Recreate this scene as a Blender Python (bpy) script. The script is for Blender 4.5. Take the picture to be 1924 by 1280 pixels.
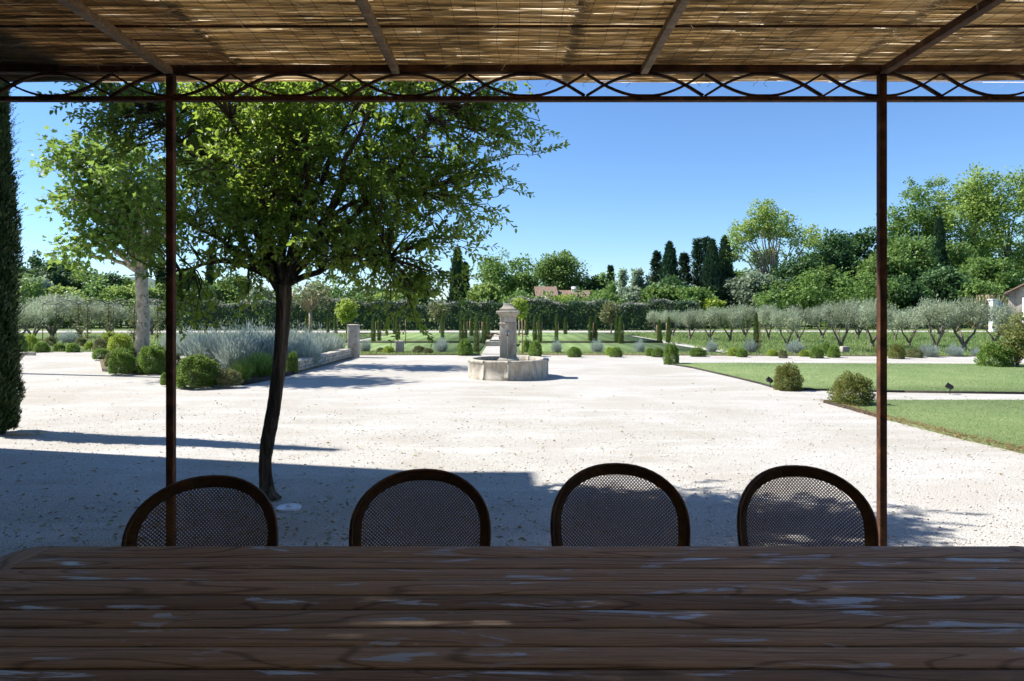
import bpy, math, random
import numpy as np
from mathutils import Vector, Matrix

# ------------------------------------------------------------------ reset
for o in list(bpy.data.objects):
    bpy.data.objects.remove(o)
scene = bpy.context.scene
C = scene.collection
R = np.random.default_rng(11)
random.seed(11)

# ------------------------------------------------------------------ camera
CAM_H = 1.55
HOR = 580.0           # horizon row in the 1924x1280 photograph
F = 1283.0            # focal length in photo pixels (24 mm)
cam = bpy.data.cameras.new('camera')
cam.lens = 24.0
cam.sensor_width = 36.0
cam.shift_y = -(640.0 - HOR) / 1924.0
cam.clip_start = 0.05
cam.clip_end = 9000
camo = bpy.data.objects.new('camera', cam)
C.objects.link(camo)
camo.location = (0, 0, CAM_H)
camo.rotation_euler = (math.radians(90), 0, 0)
scene.camera = camo

# ------------------------------------------------------------------ sky, sun, exposure
ELEV = math.radians(48)
SH = Vector((0.977, -0.215, 0)).normalized()       # the way shadows fall on the ground
TO_SUN = Vector((-SH.x * math.cos(ELEV), -SH.y * math.cos(ELEV), math.sin(ELEV)))
world = bpy.data.worlds.new('World')
scene.world = world
world.use_nodes = True
wn = world.node_tree
bg = wn.nodes['Background']
sky = wn.nodes.new('ShaderNodeTexSky')
sky.sky_type = 'NISHITA'
sky.sun_disc = False
sky.sun_elevation = ELEV
sky.sun_rotation = math.atan2(TO_SUN.x, TO_SUN.y)
sky.altitude = 100
sky.air_density = 1.0
sky.dust_density = 0.0
sky.ozone_density = 10.0
wn.links.new(sky.outputs[0], bg.inputs[0])
bg.inputs[1].default_value = 0.094
sun = bpy.data.lights.new('sun', 'SUN')
sun.energy = 4.7
sun.angle = math.radians(0.55)
sun.color = (1.0, 0.962, 0.905)
suno = bpy.data.objects.new('sun', sun)
C.objects.link(suno)
suno.rotation_euler = TO_SUN.to_track_quat('Z', 'Y').to_euler()
suno.location = (-20, 5, 30)
vs = scene.view_settings
vs.view_transform = 'Standard'
vs.look = 'None'
vs.exposure = 1.0
vs.gamma = 1.0
vs.use_curve_mapping = False
scene.render.engine = 'CYCLES'
scene.cycles.max_bounces = 6
scene.cycles.diffuse_bounces = 3
scene.cycles.glossy_bounces = 2
scene.cycles.caustics_reflective = False
scene.cycles.caustics_refractive = False
scene.cycles.use_adaptive_sampling = True
scene.cycles.adaptive_threshold = 0.02
scene.cycles.transmission_bounces = 4
scene.cycles.transparent_max_bounces = 8


# ------------------------------------------------------------------ helpers
def G(px, py, z=0.0):
    """ground point seen at a photo pixel"""
    Y = F * (CAM_H - z) / (py - HOR)
    return Vector(((px - 962.0) / F * Y, Y, z))


def P(px, py, Y):
    return Vector(((px - 962.0) / F * Y, Y, CAM_H - (py - HOR) / F * Y))


class MB:
    def __init__(s):
        s.V = []; s.F = []; s.n = 0

    def add(s, v, f):
        v = np.asarray(v, dtype=np.float32).reshape(-1, 3)
        f = np.asarray(f, dtype=np.int32)
        s.V.append(v); s.F.append(f + s.n); s.n += len(v)

    def box(s, c, d, rot=None):
        x, y, z = [k / 2 for k in d]
        v = np.array([(-x, -y, -z), (x, -y, -z), (x, y, -z), (-x, y, -z), (-x, -y, z), (x, -y, z), (x, y, z), (-x, y, z)])
        if rot is not None:
            v = v @ np.array(Matrix(rot).to_3x3()).T
        s.add(v + np.array(c), [(0, 3, 2, 1), (4, 5, 6, 7), (0, 1, 5, 4), (1, 2, 6, 5), (2, 3, 7, 6), (3, 0, 4, 7)])
        return s

    def bar(s, a, b, w, h=None):
        """box section bar from a to b"""
        a = Vector(a); b = Vector(b); d = b - a
        q = d.to_track_quat('X', 'Z').to_matrix()
        s.box((a + b) / 2, (d.length, w, h or w), q)
        return s

    def tube(s, pts, rad, n=8, cap=True):
        pts = np.asarray([tuple(p) for p in pts], dtype=float)
        m = len(pts)
        rad = np.full(m, rad) if np.isscalar(rad) else np.asarray(rad, float)
        t = np.gradient(pts, axis=0)
        t /= np.linalg.norm(t, axis=1)[:, None] + 1e-9
        up = np.array((0.0, 0, 1)) if abs(t[0][2]) < 0.9 else np.array((1.0, 0, 0))
        V = []
        u = np.cross(t[0], up); u /= np.linalg.norm(u)
        for i in range(m):
            u = u - t[i] * np.dot(u, t[i]); u /= np.linalg.norm(u) + 1e-9
            w = np.cross(t[i], u)
            a = np.arange(n) * 2 * np.pi / n
            V.append(pts[i] + rad[i] * (np.cos(a)[:, None] * u + np.sin(a)[:, None] * w))
        V = np.concatenate(V)
        i = np.arange(m - 1)[:, None] * n; j = np.arange(n)[None, :]; k = (j + 1) % n
        f = np.stack([i + j, i + k, i + n + k, i + n + j], -1).reshape(-1, 4)
        s.add(V, f)
        if cap and n in (3, 4):
            b = s.n - len(V)
            s.F.append(np.array([[b + q for q in range(n)][::-1]], dtype=np.int32))
            s.F.append(np.array([[b + (m - 1) * n + q for q in range(n)]], dtype=np.int32))
        elif cap:
            b = s.n - len(V)
            s.add([pts[0], pts[-1]], np.zeros((0, 3), int))
            c0 = s.n - 2; e = b + (m - 1) * n
            s.F.append(np.array([(c0, b + (q + 1) % n, b + q) for q in range(n)], dtype=np.int32))
            s.F.append(np.array([(c0 + 1, e + q, e + (q + 1) % n) for q in range(n)], dtype=np.int32))
        return s

    def lathe(s, prof, n=32, c=(0, 0, 0), a0=0, a1=2 * math.pi):
        full = abs(a1 - a0 - 2 * math.pi) < 1e-6
        na = n if full else n + 1
        a = a0 + np.arange(na) * (a1 - a0) / n
        prof = np.array(prof, float)
        V = np.stack([np.outer(np.cos(a), prof[:, 0]), np.outer(np.sin(a), prof[:, 0]), np.tile(prof[:, 1], (na, 1))], -1)
        m = len(prof)
        fs = []
        for i in range(n):
            i2 = (i + 1) % na
            for j in range(m - 1):
                fs.append((i * m + j, i2 * m + j, i2 * m + j + 1, i * m + j + 1))
        s.add(V.reshape(-1, 3) + np.array(c), fs)
        return s

    def prism(s, poly, z0, z1):
        n = len(poly)
        v = [(p[0], p[1], z0) for p in poly] + [(p[0], p[1], z1) for p in poly]
        ar = sum(poly[i][0] * poly[(i + 1) % n][1] - poly[(i + 1) % n][0] * poly[i][1] for i in range(n))
        top = list(range(n, 2 * n)); 
        if ar < 0: top = top[::-1]
        s.add(v, [top])
        b = s.n - 2 * n
        q = [(b + i, b + (i + 1) % n, b + n + (i + 1) % n, b + n + i) for i in range(n)]
        if ar < 0: q = [t[::-1] for t in q]
        s.F.append(np.array(q, dtype=np.int32))
        return s

    def leaves(s, c, d, nrm, L, W, fold=0.15, simple=False):
        """leaf blades: base c, direction d, normal nrm, lengths L, widths W"""
        c = np.asarray(c, float); N = len(c)
        d = d / (np.linalg.norm(d, axis=1)[:, None] + 1e-9)
        sd = np.cross(d, nrm); sd /= np.linalg.norm(sd, axis=1)[:, None] + 1e-9
        nn = np.cross(sd, d)
        L = np.broadcast_to(L, N)[:, None]; W = np.broadcast_to(W, N)[:, None]
        if simple:
            m = c + d * L * 0.5
            V = np.stack([c, m + sd * W / 2 + nn * W * fold, c + d * L, m - sd * W / 2 + nn * W * fold], 1)
            i = np.arange(N)[:, None] * 4
            f = np.concatenate([i + np.array([[0, 1, 2]]), i + np.array([[0, 2, 3]])])
        else:
            m1 = c + d * L * 0.32; m2 = c + d * L * 0.7 - nn * L * 0.04
            t = c + d * L - nn * L * 0.12
            V = np.stack([c, m1 + sd * W / 2 + nn * W * fold, m2 + sd * W * 0.4 + nn * W * fold, t,
                          m2 - sd * W * 0.4 + nn * W * fold, m1 - sd * W / 2 + nn * W * fold], 1)
            i = np.arange(N)[:, None] * 6
            f = np.concatenate([i + np.array([[0, 1, 2, 3]]), i + np.array([[0, 3, 4, 5]])])
        s.add(V.reshape(-1, 3), f)
        return s

    def mesh(s, name, mat, smooth=False):
        me = bpy.data.meshes.new(name)
        V = np.concatenate(s.V)
        fl = [f for f in s.F if len(f)]
        me.vertices.add(len(V)); me.vertices.foreach_set('co', V.ravel())
        loops = np.concatenate([f.ravel() for f in fl])
        cnt = np.concatenate([np.full(len(f), f.shape[1], dtype=np.int32) for f in fl])
        st = np.concatenate([[0], np.cumsum(cnt)[:-1]]).astype(np.int32)
        me.loops.add(len(loops)); me.loops.foreach_set('vertex_index', loops.astype(np.int32))
        me.polygons.add(len(cnt)); me.polygons.foreach_set('loop_start', st)
        if smooth: me.polygons.foreach_set('use_smooth', np.ones(len(cnt), dtype=bool))
        me.update(calc_edges=True)
        me.materials.append(mat)
        return me

    def build(s, name, mat, parent=None, smooth=False, loc=None, bevel=0, kind=None):
        return link(name, s.mesh(name, mat, smooth), parent, loc, bevel, kind)


def link(name, me, parent=None, loc=None, bevel=0, kind=None):
    o = bpy.data.objects.new(name, me)
    C.objects.link(o)
    if parent is not None: o.parent = parent
    if loc is not None: o.location = loc
    if kind: o['kind'] = kind
    if bevel:
        b = o.modifiers.new('bevel', 'BEVEL'); b.width = bevel; b.segments = 2; b.limit_method = 'ANGLE'
    return o


def tag(o, label, cat, group=None):
    o['label'] = label; o['category'] = cat
    if group: o['group'] = group
    return o


def thing(name, label, cat, loc=(0, 0, 0), rz=0, group=None):
    o = bpy.data.objects.new(name, None)
    o.empty_display_size = 0.2
    C.objects.link(o)
    o.location = loc; o.rotation_euler = (0, 0, rz)
    return tag(o, label, cat, group)


def copy_tree(o, parent=None):
    c = o.copy(); C.objects.link(c); c.parent = parent
    for ch in list(o.children): copy_tree(ch, c)
    return c


def unit(v):
    return v / (np.linalg.norm(v, axis=-1, keepdims=True) + 1e-9)


def rdir(n):
    return unit(R.normal(size=(n, 3)))


ORD = ['first', 'second', 'third', 'fourth', 'fifth', 'sixth', 'seventh', 'eighth', 'ninth', 'tenth', 'eleventh', 'twelfth',
       'thirteenth', 'fourteenth', 'fifteenth', 'sixteenth', 'seventeenth', 'eighteenth', 'nineteenth', 'twentieth',
       'twenty-first', 'twenty-second', 'twenty-third', 'twenty-fourth', 'twenty-fifth', 'twenty-sixth', 'twenty-seventh',
       'twenty-eighth', 'twenty-ninth', 'thirtieth']


# ------------------------------------------------------------------ materials
class NT:
    def __init__(s, name):
        s.m = bpy.data.materials.new(name); s.m.use_nodes = True
        s.t = s.m.node_tree; s.b = s.t.nodes['Principled BSDF']; s.out = s.t.nodes['Material Output']

    def n(s, typ, **kw):
        nd = s.t.nodes.new('ShaderNode' + typ)
        for k, v in kw.items():
            if k.startswith('i_'):
                key = k[2:]
                key = int(key) if key.isdigit() else key.replace('_', ' ')
                nd.inputs[key].default_value = v
            else:
                setattr(nd, k, v)
        return nd

    def l(s, a, b): s.t.links.new(a, b)

    def coord(s, which='Object', scale=(1, 1, 1), rand=False):
        tc = s.n('TexCoord'); mp = s.n('Mapping'); mp.inputs['Scale'].default_value = scale
        src = tc.outputs[which]
        if rand:
            oi = s.n('ObjectInfo'); ad = s.n('VectorMath', operation='MULTIPLY_ADD')
            cb = s.n('CombineXYZ'); s.l(oi.outputs['Random'], cb.inputs[0]); s.l(oi.outputs['Random'], cb.inputs[1]); s.l(oi.outputs['Random'], cb.inputs[2])
            ad.inputs[1].default_value = (37.0, 19.0, 53.0); s.l(cb.outputs[0], ad.inputs[0]); s.l(src, ad.inputs[2]); src = ad.outputs[0]
        s.l(src, mp.inputs['Vector'])
        return mp.outputs[0]

    def noise(s, vec, scale, detail=4, rough=0.6, dist=0.0):
        nd = s.n('TexNoise', i_Scale=scale, i_Detail=detail, i_Roughness=rough, i_Distortion=dist)
        if vec is not None: s.l(vec, nd.inputs['Vector'])
        return nd.outputs['Fac']

    def ramp(s, fac, stops):
        r = s.n('ValToRGB'); e = r.color_ramp.elements
        while len(e) < len(stops): e.new(0.5)
        for k, (p, c) in enumerate(stops):
            e[k].position = p; e[k].color = (*c, 1) if len(c) == 3 else c
        s.l(fac, r.inputs[0])
        return r.outputs[0]

    def mix(s, fac, a, b, blend='MIX'):
        m = s.n('Mix', data_type='RGBA', blend_type=blend)
        for val, key in ((fac, 0), (a, 6), (b, 7)):
            if hasattr(val, 'links'): s.l(val, m.inputs[key])
            else: m.inputs[key].default_value = val if key == 0 else (*val, 1)
        return m.outputs[2]

    def bump(s, h, strength, dist=0.01):
        b = s.n('Bump', i_Strength=strength, i_Distance=dist)
        s.l(h, b.inputs['Height']); s.l(b.outputs[0], s.b.inputs['Normal'])
        return b

    def col(s, c):
        if hasattr(c, 'links'): s.l(c, s.b.inputs['Base Color'])
        else: s.b.inputs['Base Color'].default_value = (*c, 1)
        return s

    def rough(s, r, spec=0.3):
        s.b.inputs['Roughness'].default_value = r
        s.b.inputs['Specular IOR Level'].default_value = spec
        return s


def leafmat(name, c1, c2, c3, trans=0.35, tcol=None, rough=0.5, spec=0.3):
    if name not in ('olive_leaf', 'lavender_leaf', 'pebble', 'hedge_bloom', 'leaf_litter', 'dry_grass_blade'):
        c1, c2, c3 = [tuple(k * 1.35 for k in c) for c in (c1, c2, c3)]
    t = NT(name)
    g = t.n('NewGeometry')
    col = t.ramp(g.outputs['Random Per Island'], [(0.0, c1), (0.55, c2), (1.0, c3)])
    oi = t.n('ObjectInfo')
    hs = t.n('HueSaturation', i_Saturation=1.0)
    mr = t.n('MapRange'); mr.inputs['To Min'].default_value = 0.8; mr.inputs['To Max'].default_value = 1.25
    t.l(oi.outputs['Random'], mr.inputs[0]); t.l(mr.outputs[0], hs.inputs['Value']); t.l(col, hs.inputs['Color'])
    t.col(hs.outputs[0]).rough(rough, spec)
    tr = t.n('BsdfTranslucent')
    tm = t.mix(0.55, hs.outputs[0], tcol or tuple(min(1, k * 2.2) for k in c3))
    t.l(tm, tr.inputs[0])
    ms = t.n('MixShader', i_0=trans)
    t.l(t.b.outputs[0], ms.inputs[1]); t.l(tr.outputs[0], ms.inputs[2]); t.l(ms.outputs[0], t.out.inputs[0])
    return t.m


def mat_gravel():
    t = NT('gravel'); v = t.coord()
    vo = t.n('TexVoronoi', i_Scale=88.0); t.l(v, vo.inputs['Vector'])
    stone = t.ramp(vo.outputs['Color'], [(0.0, (0.35, 0.33, 0.29)), (0.35, (0.44, 0.42, 0.38)), (0.75, (0.52, 0.505, 0.465)), (1.0, (0.63, 0.62, 0.59))])
    big = t.noise(v, 0.45, 5, 0.65, 0.6)
    dirt = t.ramp(big, [(0.38, (0.84, 0.81, 0.76)), (0.62, (1.0, 1.0, 1.0))])
    c = t.mix(1.0, stone, dirt, 'MULTIPLY')
    vt = t.coord(scale=(0.35, 1.6, 1))
    tr = t.noise(vt, 1.3, 4, 0.6, 0.3)
    c = t.mix(t.ramp(tr, [(0.5, (0, 0, 0)), (0.72, (0.5, 0.5, 0.5))]), c, (0.64, 0.62, 0.59))
    sp = t.noise(v, 230, 2, 0.7)
    c = t.mix(t.ramp(sp, [(0.30, (0.65, 0.65, 0.65)), (0.43, (0, 0, 0))]), c, (0.17, 0.13, 0.10))
    # wheel tracks swung round the fountain: worn pale arcs and thin scuffed lines
    tcm = t.n('TexCoord'); mpp = t.n('Mapping'); mpp.inputs['Location'].default_value = (-9.0, 1.5, 0); t.l(tcm.outputs['Object'], mpp.inputs['Vector'])
    wv = t.n('TexWave', wave_type='RINGS', rings_direction='Z', i_Scale=0.16, i_Distortion=5.0, i_Detail=3.0); wv.inputs['Detail Scale'].default_value = 0.6; t.l(mpp.outputs[0], wv.inputs['Vector'])
    brk = t.noise(v, 0.8, 4, 0.65)
    trk = t.mix(1.0, t.ramp(wv.outputs['Fac'], [(0.70, (0, 0, 0)), (0.95, (0.75, 0.75, 0.75))]), t.ramp(brk, [(0.42, (0, 0, 0)), (0.6, (1, 1, 1))]), 'MULTIPLY')
    c = t.mix(trk, c, (0.42, 0.385, 0.335))
    fine = t.noise(t.coord(scale=(0.8, 5.0, 1)), 2.2, 5, 0.75, 0.4)
    c = t.mix(t.ramp(fine, [(0.50, (0, 0, 0)), (0.70, (0.75, 0.75, 0.75))]), c, (0.41, 0.375, 0.325))
    t.col(c).rough(0.95, 0.1)
    h = t.n('TexVoronoi', i_Scale=88.0, feature='SMOOTH_F1'); t.l(v, h.inputs['Vector'])
    mm = t.n('Math', operation='ADD'); t.l(t.noise(v, 14, 5, 0.7), mm.inputs[0]); 
    mi = t.n('Math', operation='MULTIPLY', i_1=-1.2); t.l(h.outputs['Distance'], mi.inputs[0]); t.l(mi.outputs[0], mm.inputs[1])
    t.bump(mm.outputs[0], 0.75, 0.009)
    return t.m


def mat_grass(name, a, b, c, stripes=0.0, patch=0.5):
    t = NT(name); v = t.coord()
    f = t.noise(v, 45, 3, 0.7); g = t.noise(v, 0.9, 5, 0.6, 0.4)
    col = t.ramp(f, [(0.3, a), (0.6, b), (0.85, c)])
    col = t.mix(t.ramp(g, [(0.35, (0, 0, 0)), (0.7, (patch, patch, patch))]), col, c)
    if stripes:
        w = t.n('TexWave', wave_type='BANDS', bands_direction='X', i_Scale=0.45, i_Distortion=0.6, i_Detail=1.0)
        t.l(v, w.inputs['Vector'])
        col = t.mix(t.ramp(w.outputs['Fac'], [(0.42, (0, 0, 0)), (0.58, (stripes,) * 3)]), col, tuple(min(1, k * 1.7) for k in c))
    t.col(col).rough(0.85, 0.15)
    t.bump(t.noise(v, 90, 3, 0.7), 0.8, 0.03)
    return t.m


def mat_simple(name, stops, scale=8, rough=0.8, spec=0.2, bump=0.3, bscale=None, bdist=0.01, stretch=(1, 1, 1), detail=5, metal=0):
    t = NT(name); v = t.coord(scale=stretch, rand=True)
    nz = t.noise(v, scale, detail, 0.65, 0.3)
    k = len(stops)
    t.col(t.ramp(nz, [(0.3 + 0.42 * i / max(1, k - 1), s) for i, s in enumerate(stops)])).rough(rough, spec)
    t.b.inputs['Metallic'].default_value = metal
    if bump: t.bump(t.noise(v, bscale or scale * 4, 4, 0.7), bump, bdist)
    return t.m


def mat_wood():
    t = NT('weathered_teak')
    v = t.coord(scale=(0.8, 7.0, 7.0), rand=True)
    field = t.noise(v, 1.0, 1, 0.3, 0.25)
    mul = t.n('Math', operation='MULTIPLY', i_1=70.0); t.l(field, mul.inputs[0])
    sn = t.n('Math', operation='SINE'); t.l(mul.outputs[0], sn.inputs[0])
    ring = t.n('MapRange'); ring.inputs['From Min'].default_value = -1; t.l(sn.outputs[0], ring.inputs[0])
    vf = t.coord(scale=(5.0, 230, 230), rand=True)
    fib = t.noise(vf, 1.0, 6, 0.8)
    base = t.ramp(fib, [(0.33, (0.15, 0.118, 0.09)), (0.5, (0.285, 0.235, 0.19)), (0.66, (0.41, 0.35, 0.295))])
    dark = t.ramp(ring.outputs[0], [(0.0, (0.30, 0.27, 0.25)), (0.03, (0.62, 0.59, 0.57)), (0.09, (1, 1, 1))])
    c = t.mix(0.65, base, dark, 'MULTIPLY')
    kv = t.n('TexVoronoi', i_Scale=1.0); t.l(t.coord(scale=(1.5, 9.0, 9.0), rand=True), kv.inputs['Vector'])
    c = t.mix(t.ramp(kv.outputs['Distance'], [(0.06, (0.85, 0.85, 0.85)), (0.11, (0, 0, 0))]), c, (0.045, 0.03, 0.022))
    oi = t.n('ObjectInfo')
    tone = t.ramp(oi.outputs['Random'], [(0.0, (0.66, 0.60, 0.56)), (0.5, (0.98, 0.95, 0.93)), (1.0, (1.2, 1.15, 1.15))])
    c = t.mix(1.0, c, tone, 'MULTIPLY')
    vw = t.coord(scale=(3.6, 17, 17), rand=True)
    worn = t.noise(vw, 1.0, 5, 0.6, 0.8)
    wf = t.ramp(worn, [(0.585, (0, 0, 0)), (0.625, (0.95, 0.95, 0.95))])
    worn_sky_blue = t.mix(1.0, wf, t.ramp(ring.outputs[0], [(0.1, (0.45,) * 3), (0.5, (1, 1, 1))]), 'MULTIPLY')
    c = t.mix(worn_sky_blue, c, (0.30, 0.36, 0.50))  # worn patches, with the blue sky sheen put into their colour
    t.col(c).rough(0.55, 0.4)
    rr = t.n('MapRange'); rr.inputs['To Min'].default_value = 0.82; rr.inputs['To Max'].default_value = 0.30; t.l(worn_sky_blue, rr.inputs[0]); t.l(rr.outputs[0], t.b.inputs['Roughness'])
    sr = t.n('MapRange'); sr.inputs['To Min'].default_value = 0.25; sr.inputs['To Max'].default_value = 0.9; t.l(worn_sky_blue, sr.inputs[0]); t.l(sr.outputs[0], t.b.inputs['Specular IOR Level'])
    ad = t.n('Math', operation='ADD'); t.l(fib, ad.inputs[0]); t.l(ring.outputs[0], ad.inputs[1])
    t.bump(ad.outputs[0], 0.5, 0.002)
    return t.m


def mat_reed(name, a, b, c):
    t = NT(name); g = t.n('NewGeometry')
    v = t.coord(scale=(3, 160, 160))
    col = t.ramp(g.outputs['Random Per Island'], [(0.0, a), (0.5, b), (1.0, c)])
    nz = t.noise(t.coord(scale=(1.2, 5, 5)), 1.4, 4, 0.7, 0.5)
    col = t.mix(t.ramp(nz, [(0.4, (0.5, 0.5, 0.5)), (0.6, (0, 0, 0))]), col, tuple(k * 0.6 for k in a))
    t.col(col).rough(0.6, 0.25)
    tr = t.n('BsdfTranslucent'); t.l(t.mix(0.72, col, (0.97, 0.86, 0.66) if name == 'straw_reed' else (0.80, 0.68, 0.50)), tr.inputs[0])
    ms = t.n('MixShader', i_0=0.74); t.l(t.b.outputs[0], ms.inputs[1]); t.l(tr.outputs[0], ms.inputs[2]); t.l(ms.outputs[0], t.out.inputs[0])
    return t.m


def mat_stone(name, a, b, c, stain=(0.16, 0.14, 0.10)):
    t = NT(name); v = t.coord(rand=True)
    n1 = t.noise(v, 3.0, 6, 0.65, 0.4); n2 = t.noise(v, 30, 4, 0.7)
    col = t.ramp(n1, [(0.3, a), (0.5, b), (0.72, c)])
    vs_ = t.coord(scale=(2.2, 2.2, 0.9), rand=True)
    st = t.noise(vs_, 2.2, 5, 0.7, 0.8)
    col = t.mix(t.ramp(st, [(0.50, (0, 0, 0)), (0.70, (0.75, 0.75, 0.75))]), col, stain)
    col = t.mix(t.ramp(n2, [(0.3, (0.35, 0.35, 0.35)), (0.5, (0, 0, 0))]), col, tuple(k * 0.5 for k in a))
    if name == 'fountain_stone':
        run = t.noise(t.coord(scale=(16, 16, 0.9), rand=True), 1.0, 4, 0.65, 0.3)
        col = t.mix(t.ramp(run, [(0.56, (0, 0, 0)), (0.68, (0.7, 0.7, 0.7))]), col, (0.17, 0.145, 0.10))
        moss = t.noise(t.coord(scale=(5, 5, 3), rand=True), 1.6, 5, 0.7, 0.5)
        col = t.mix(t.ramp(moss, [(0.60, (0, 0, 0)), (0.72, (0.55, 0.55, 0.55))]), col, (0.13, 0.13, 0.06))
    t.col(col).rough(0.9, 0.15)
    t.bump(n2, 0.5, 0.012)
    return t.m


def mat_rust():
    t = NT('rusted_iron'); v = t.coord(rand=False)
    n1 = t.noise(v, 9, 6, 0.7, 0.5); n2 = t.noise(v, 90, 3, 0.7)
    col = t.ramp(n1, [(0.32, (0.032, 0.019, 0.014)), (0.5, (0.085, 0.039, 0.022)), (0.7, (0.18, 0.08, 0.04))])
    col = t.mix(t.ramp(t.noise(v, 5, 4, 0.6, 1.0), [(0.66, (0, 0, 0)), (0.72, (0.6, 0.6, 0.6))]), col, (0.20, 0.16, 0.12))
    t.col(col).rough(0.8, 0.25); t.bump(n2, 0.4, 0.002)
    return t.m


def mat_bark(name, a, b, c, scale=(14, 14, 2.2), bump=0.9, dist=0.02):
    t = NT(name); v = t.coord(scale=scale)
    n1 = t.noise(v, 1.2, 6, 0.7, 0.8)
    t.col(t.ramp(n1, [(0.3, a), (0.5, b), (0.72, c)])).rough(0.9, 0.15)
    t.bump(n1, bump, dist)
    return t.m


def mat_plane_bark():
    t = NT('plane_bark'); v = t.coord(scale=(1, 1, 0.6))
    vo = t.n('TexVoronoi', i_Scale=9.0); vd = t.n('VectorMath', operation='ADD')
    nz = t.n('TexNoise', i_Scale=5.0, i_Detail=4.0); t.l(v, nz.inputs['Vector']); t.l(nz.outputs['Color'], vd.inputs[0]); t.l(v, vd.inputs[1]); t.l(vd.outputs[0], vo.inputs['Vector'])
    col = t.ramp(vo.outputs['Color'], [(0.15, (0.20, 0.16, 0.11)), (0.4, (0.40, 0.35, 0.26)), (0.7, (0.52, 0.48, 0.38)), (0.9, (0.33, 0.31, 0.21))])
    t.col(col).rough(0.85, 0.15); t.bump(t.noise(v, 30, 4), 0.4, 0.01)
    return t.m


M = {}
M['gravel'] = mat_gravel()
M['lawn'] = mat_grass('lawn', (0.11, 0.165, 0.06), (0.165, 0.225, 0.09), (0.25, 0.29, 0.14), 0.0, 0.75)
M['lawn_striped'] = mat_grass('striped_lawn', (0.12, 0.18, 0.06), (0.16, 0.23, 0.08), (0.21, 0.28, 0.11), 0.22, 0.3)
M['meadow'] = mat_grass('meadow', (0.07, 0.12, 0.03), (0.12, 0.18, 0.05), (0.20, 0.21, 0.09), 0.0, 0.6)
M['soil'] = mat_simple('soil', [(0.10, 0.075, 0.05), (0.19, 0.15, 0.10), (0.16, 0.17, 0.07)], 9, 0.95, 0.1, 0.9, 40, 0.03)
M['blade'] = leafmat('grass_blade', (0.115, 0.185, 0.055), (0.165, 0.235, 0.08), (0.235, 0.285, 0.12), 0.42)
M['blade_wild'] = leafmat('wild_grass_blade', (0.06, 0.12, 0.025), (0.11, 0.19, 0.045), (0.20, 0.23, 0.09), 0.4)
M['blade_dry'] = leafmat('dry_grass_blade', (0.16, 0.07, 0.025), (0.28, 0.15, 0.06), (0.34, 0.24, 0.12), 0.2)
M['edging'] = mat_simple('edging_iron', [(0.03, 0.026, 0.022), (0.065, 0.055, 0.045)], 12, 0.8, 0.2, 0.3)
M['rust'] = mat_rust()
M['rafter'] = mat_simple('rafter_brown_lit', [(0.12, 0.07, 0.04), (0.26, 0.17, 0.10), (0.36, 0.27, 0.18)], 4, 0.7, 0.3, 0.3, 30, 0.003, (2, 8, 8))
M['dark'] = mat_simple('black_iron', [(0.012, 0.012, 0.014), (0.025, 0.024, 0.024)], 20, 0.5, 0.4, 0.1)
M['wire'] = mat_simple('stitch_wire', [(0.03, 0.03, 0.03), (0.06, 0.055, 0.05)], 20, 0.6, 0.4, 0)
M['reed'] = mat_reed('straw_reed', (0.38, 0.29, 0.175), (0.55, 0.44, 0.285), (0.72, 0.60, 0.42))
M['reed_old'] = mat_reed('aged_reed', (0.22, 0.15, 0.085), (0.34, 0.25, 0.15), (0.48, 0.37, 0.24))
M['wood'] = mat_wood()
M['rattan'] = mat_simple('rattan_pole', [(0.025, 0.013, 0.007), (0.055, 0.028, 0.013), (0.09, 0.048, 0.022)], 12, 0.4, 0.45, 0.2, 40, 0.002)
M['cane'] = mat_simple('cane_strand', [(0.12, 0.066, 0.026), (0.21, 0.12, 0.05)], 30, 0.5, 0.35, 0)
M['wrap'] = mat_simple('cane_wrap', [(0.075, 0.04, 0.017), (0.14, 0.078, 0.034)], 30, 0.45, 0.35, 0)
M['fstone'] = mat_stone('fountain_stone', (0.34, 0.30, 0.23), (0.47, 0.43, 0.35), (0.56, 0.52, 0.45), (0.20, 0.17, 0.12))
M['mortar'] = mat_simple('lime_mortar', [(0.6, 0.57, 0.5), (0.72, 0.69, 0.63)], 20, 0.9, 0.1, 0.3)
M['rubble'] = mat_stone('rubble_stone', (0.33, 0.29, 0.23), (0.46, 0.42, 0.35), (0.58, 0.54, 0.47))
M['metal'] = mat_simple('spout_steel', [(0.35, 0.35, 0.36), (0.5, 0.5, 0.5)], 20, 0.35, 0.5, 0.1, metal=0.8)
M['plastic'] = mat_simple('white_plastic', [(0.62, 0.64, 0.66), (0.8, 0.81, 0.82)], 14, 0.5, 0.4, 0.1)
M['plaster'] = mat_simple('lime_plaster', [(0.50, 0.44, 0.35), (0.60, 0.54, 0.45), (0.66, 0.61, 0.53)], 2.5, 0.9, 0.1, 0.4, 40)
M['whitewash'] = mat_simple('whitewash', [(0.66, 0.64, 0.60), (0.78, 0.77, 0.74)], 3, 0.9, 0.1, 0.3)
M['greystone'] = mat_simple('grey_wall_stone', [(0.24, 0.21, 0.18), (0.36, 0.33, 0.28), (0.44, 0.41, 0.36)], 3, 0.9, 0.1, 0.5)
M['tile'] = mat_simple('clay_tile', [(0.15, 0.10, 0.075), (0.22, 0.155, 0.115), (0.28, 0.22, 0.175)], 5, 0.9, 0.1, 0.3)
M['shutter'] = mat_simple('blue_grey_shutter', [(0.14, 0.22, 0.36), (0.19, 0.29, 0.45)], 6, 0.6, 0.3, 0.1)
M['bark'] = mat_bark('dark_bark', (0.03, 0.021, 0.015), (0.10, 0.074, 0.052), (0.27, 0.215, 0.165), (22, 22, 1.8), 1.0, 0.03)
M['bark_plane'] = mat_plane_bark()
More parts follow.
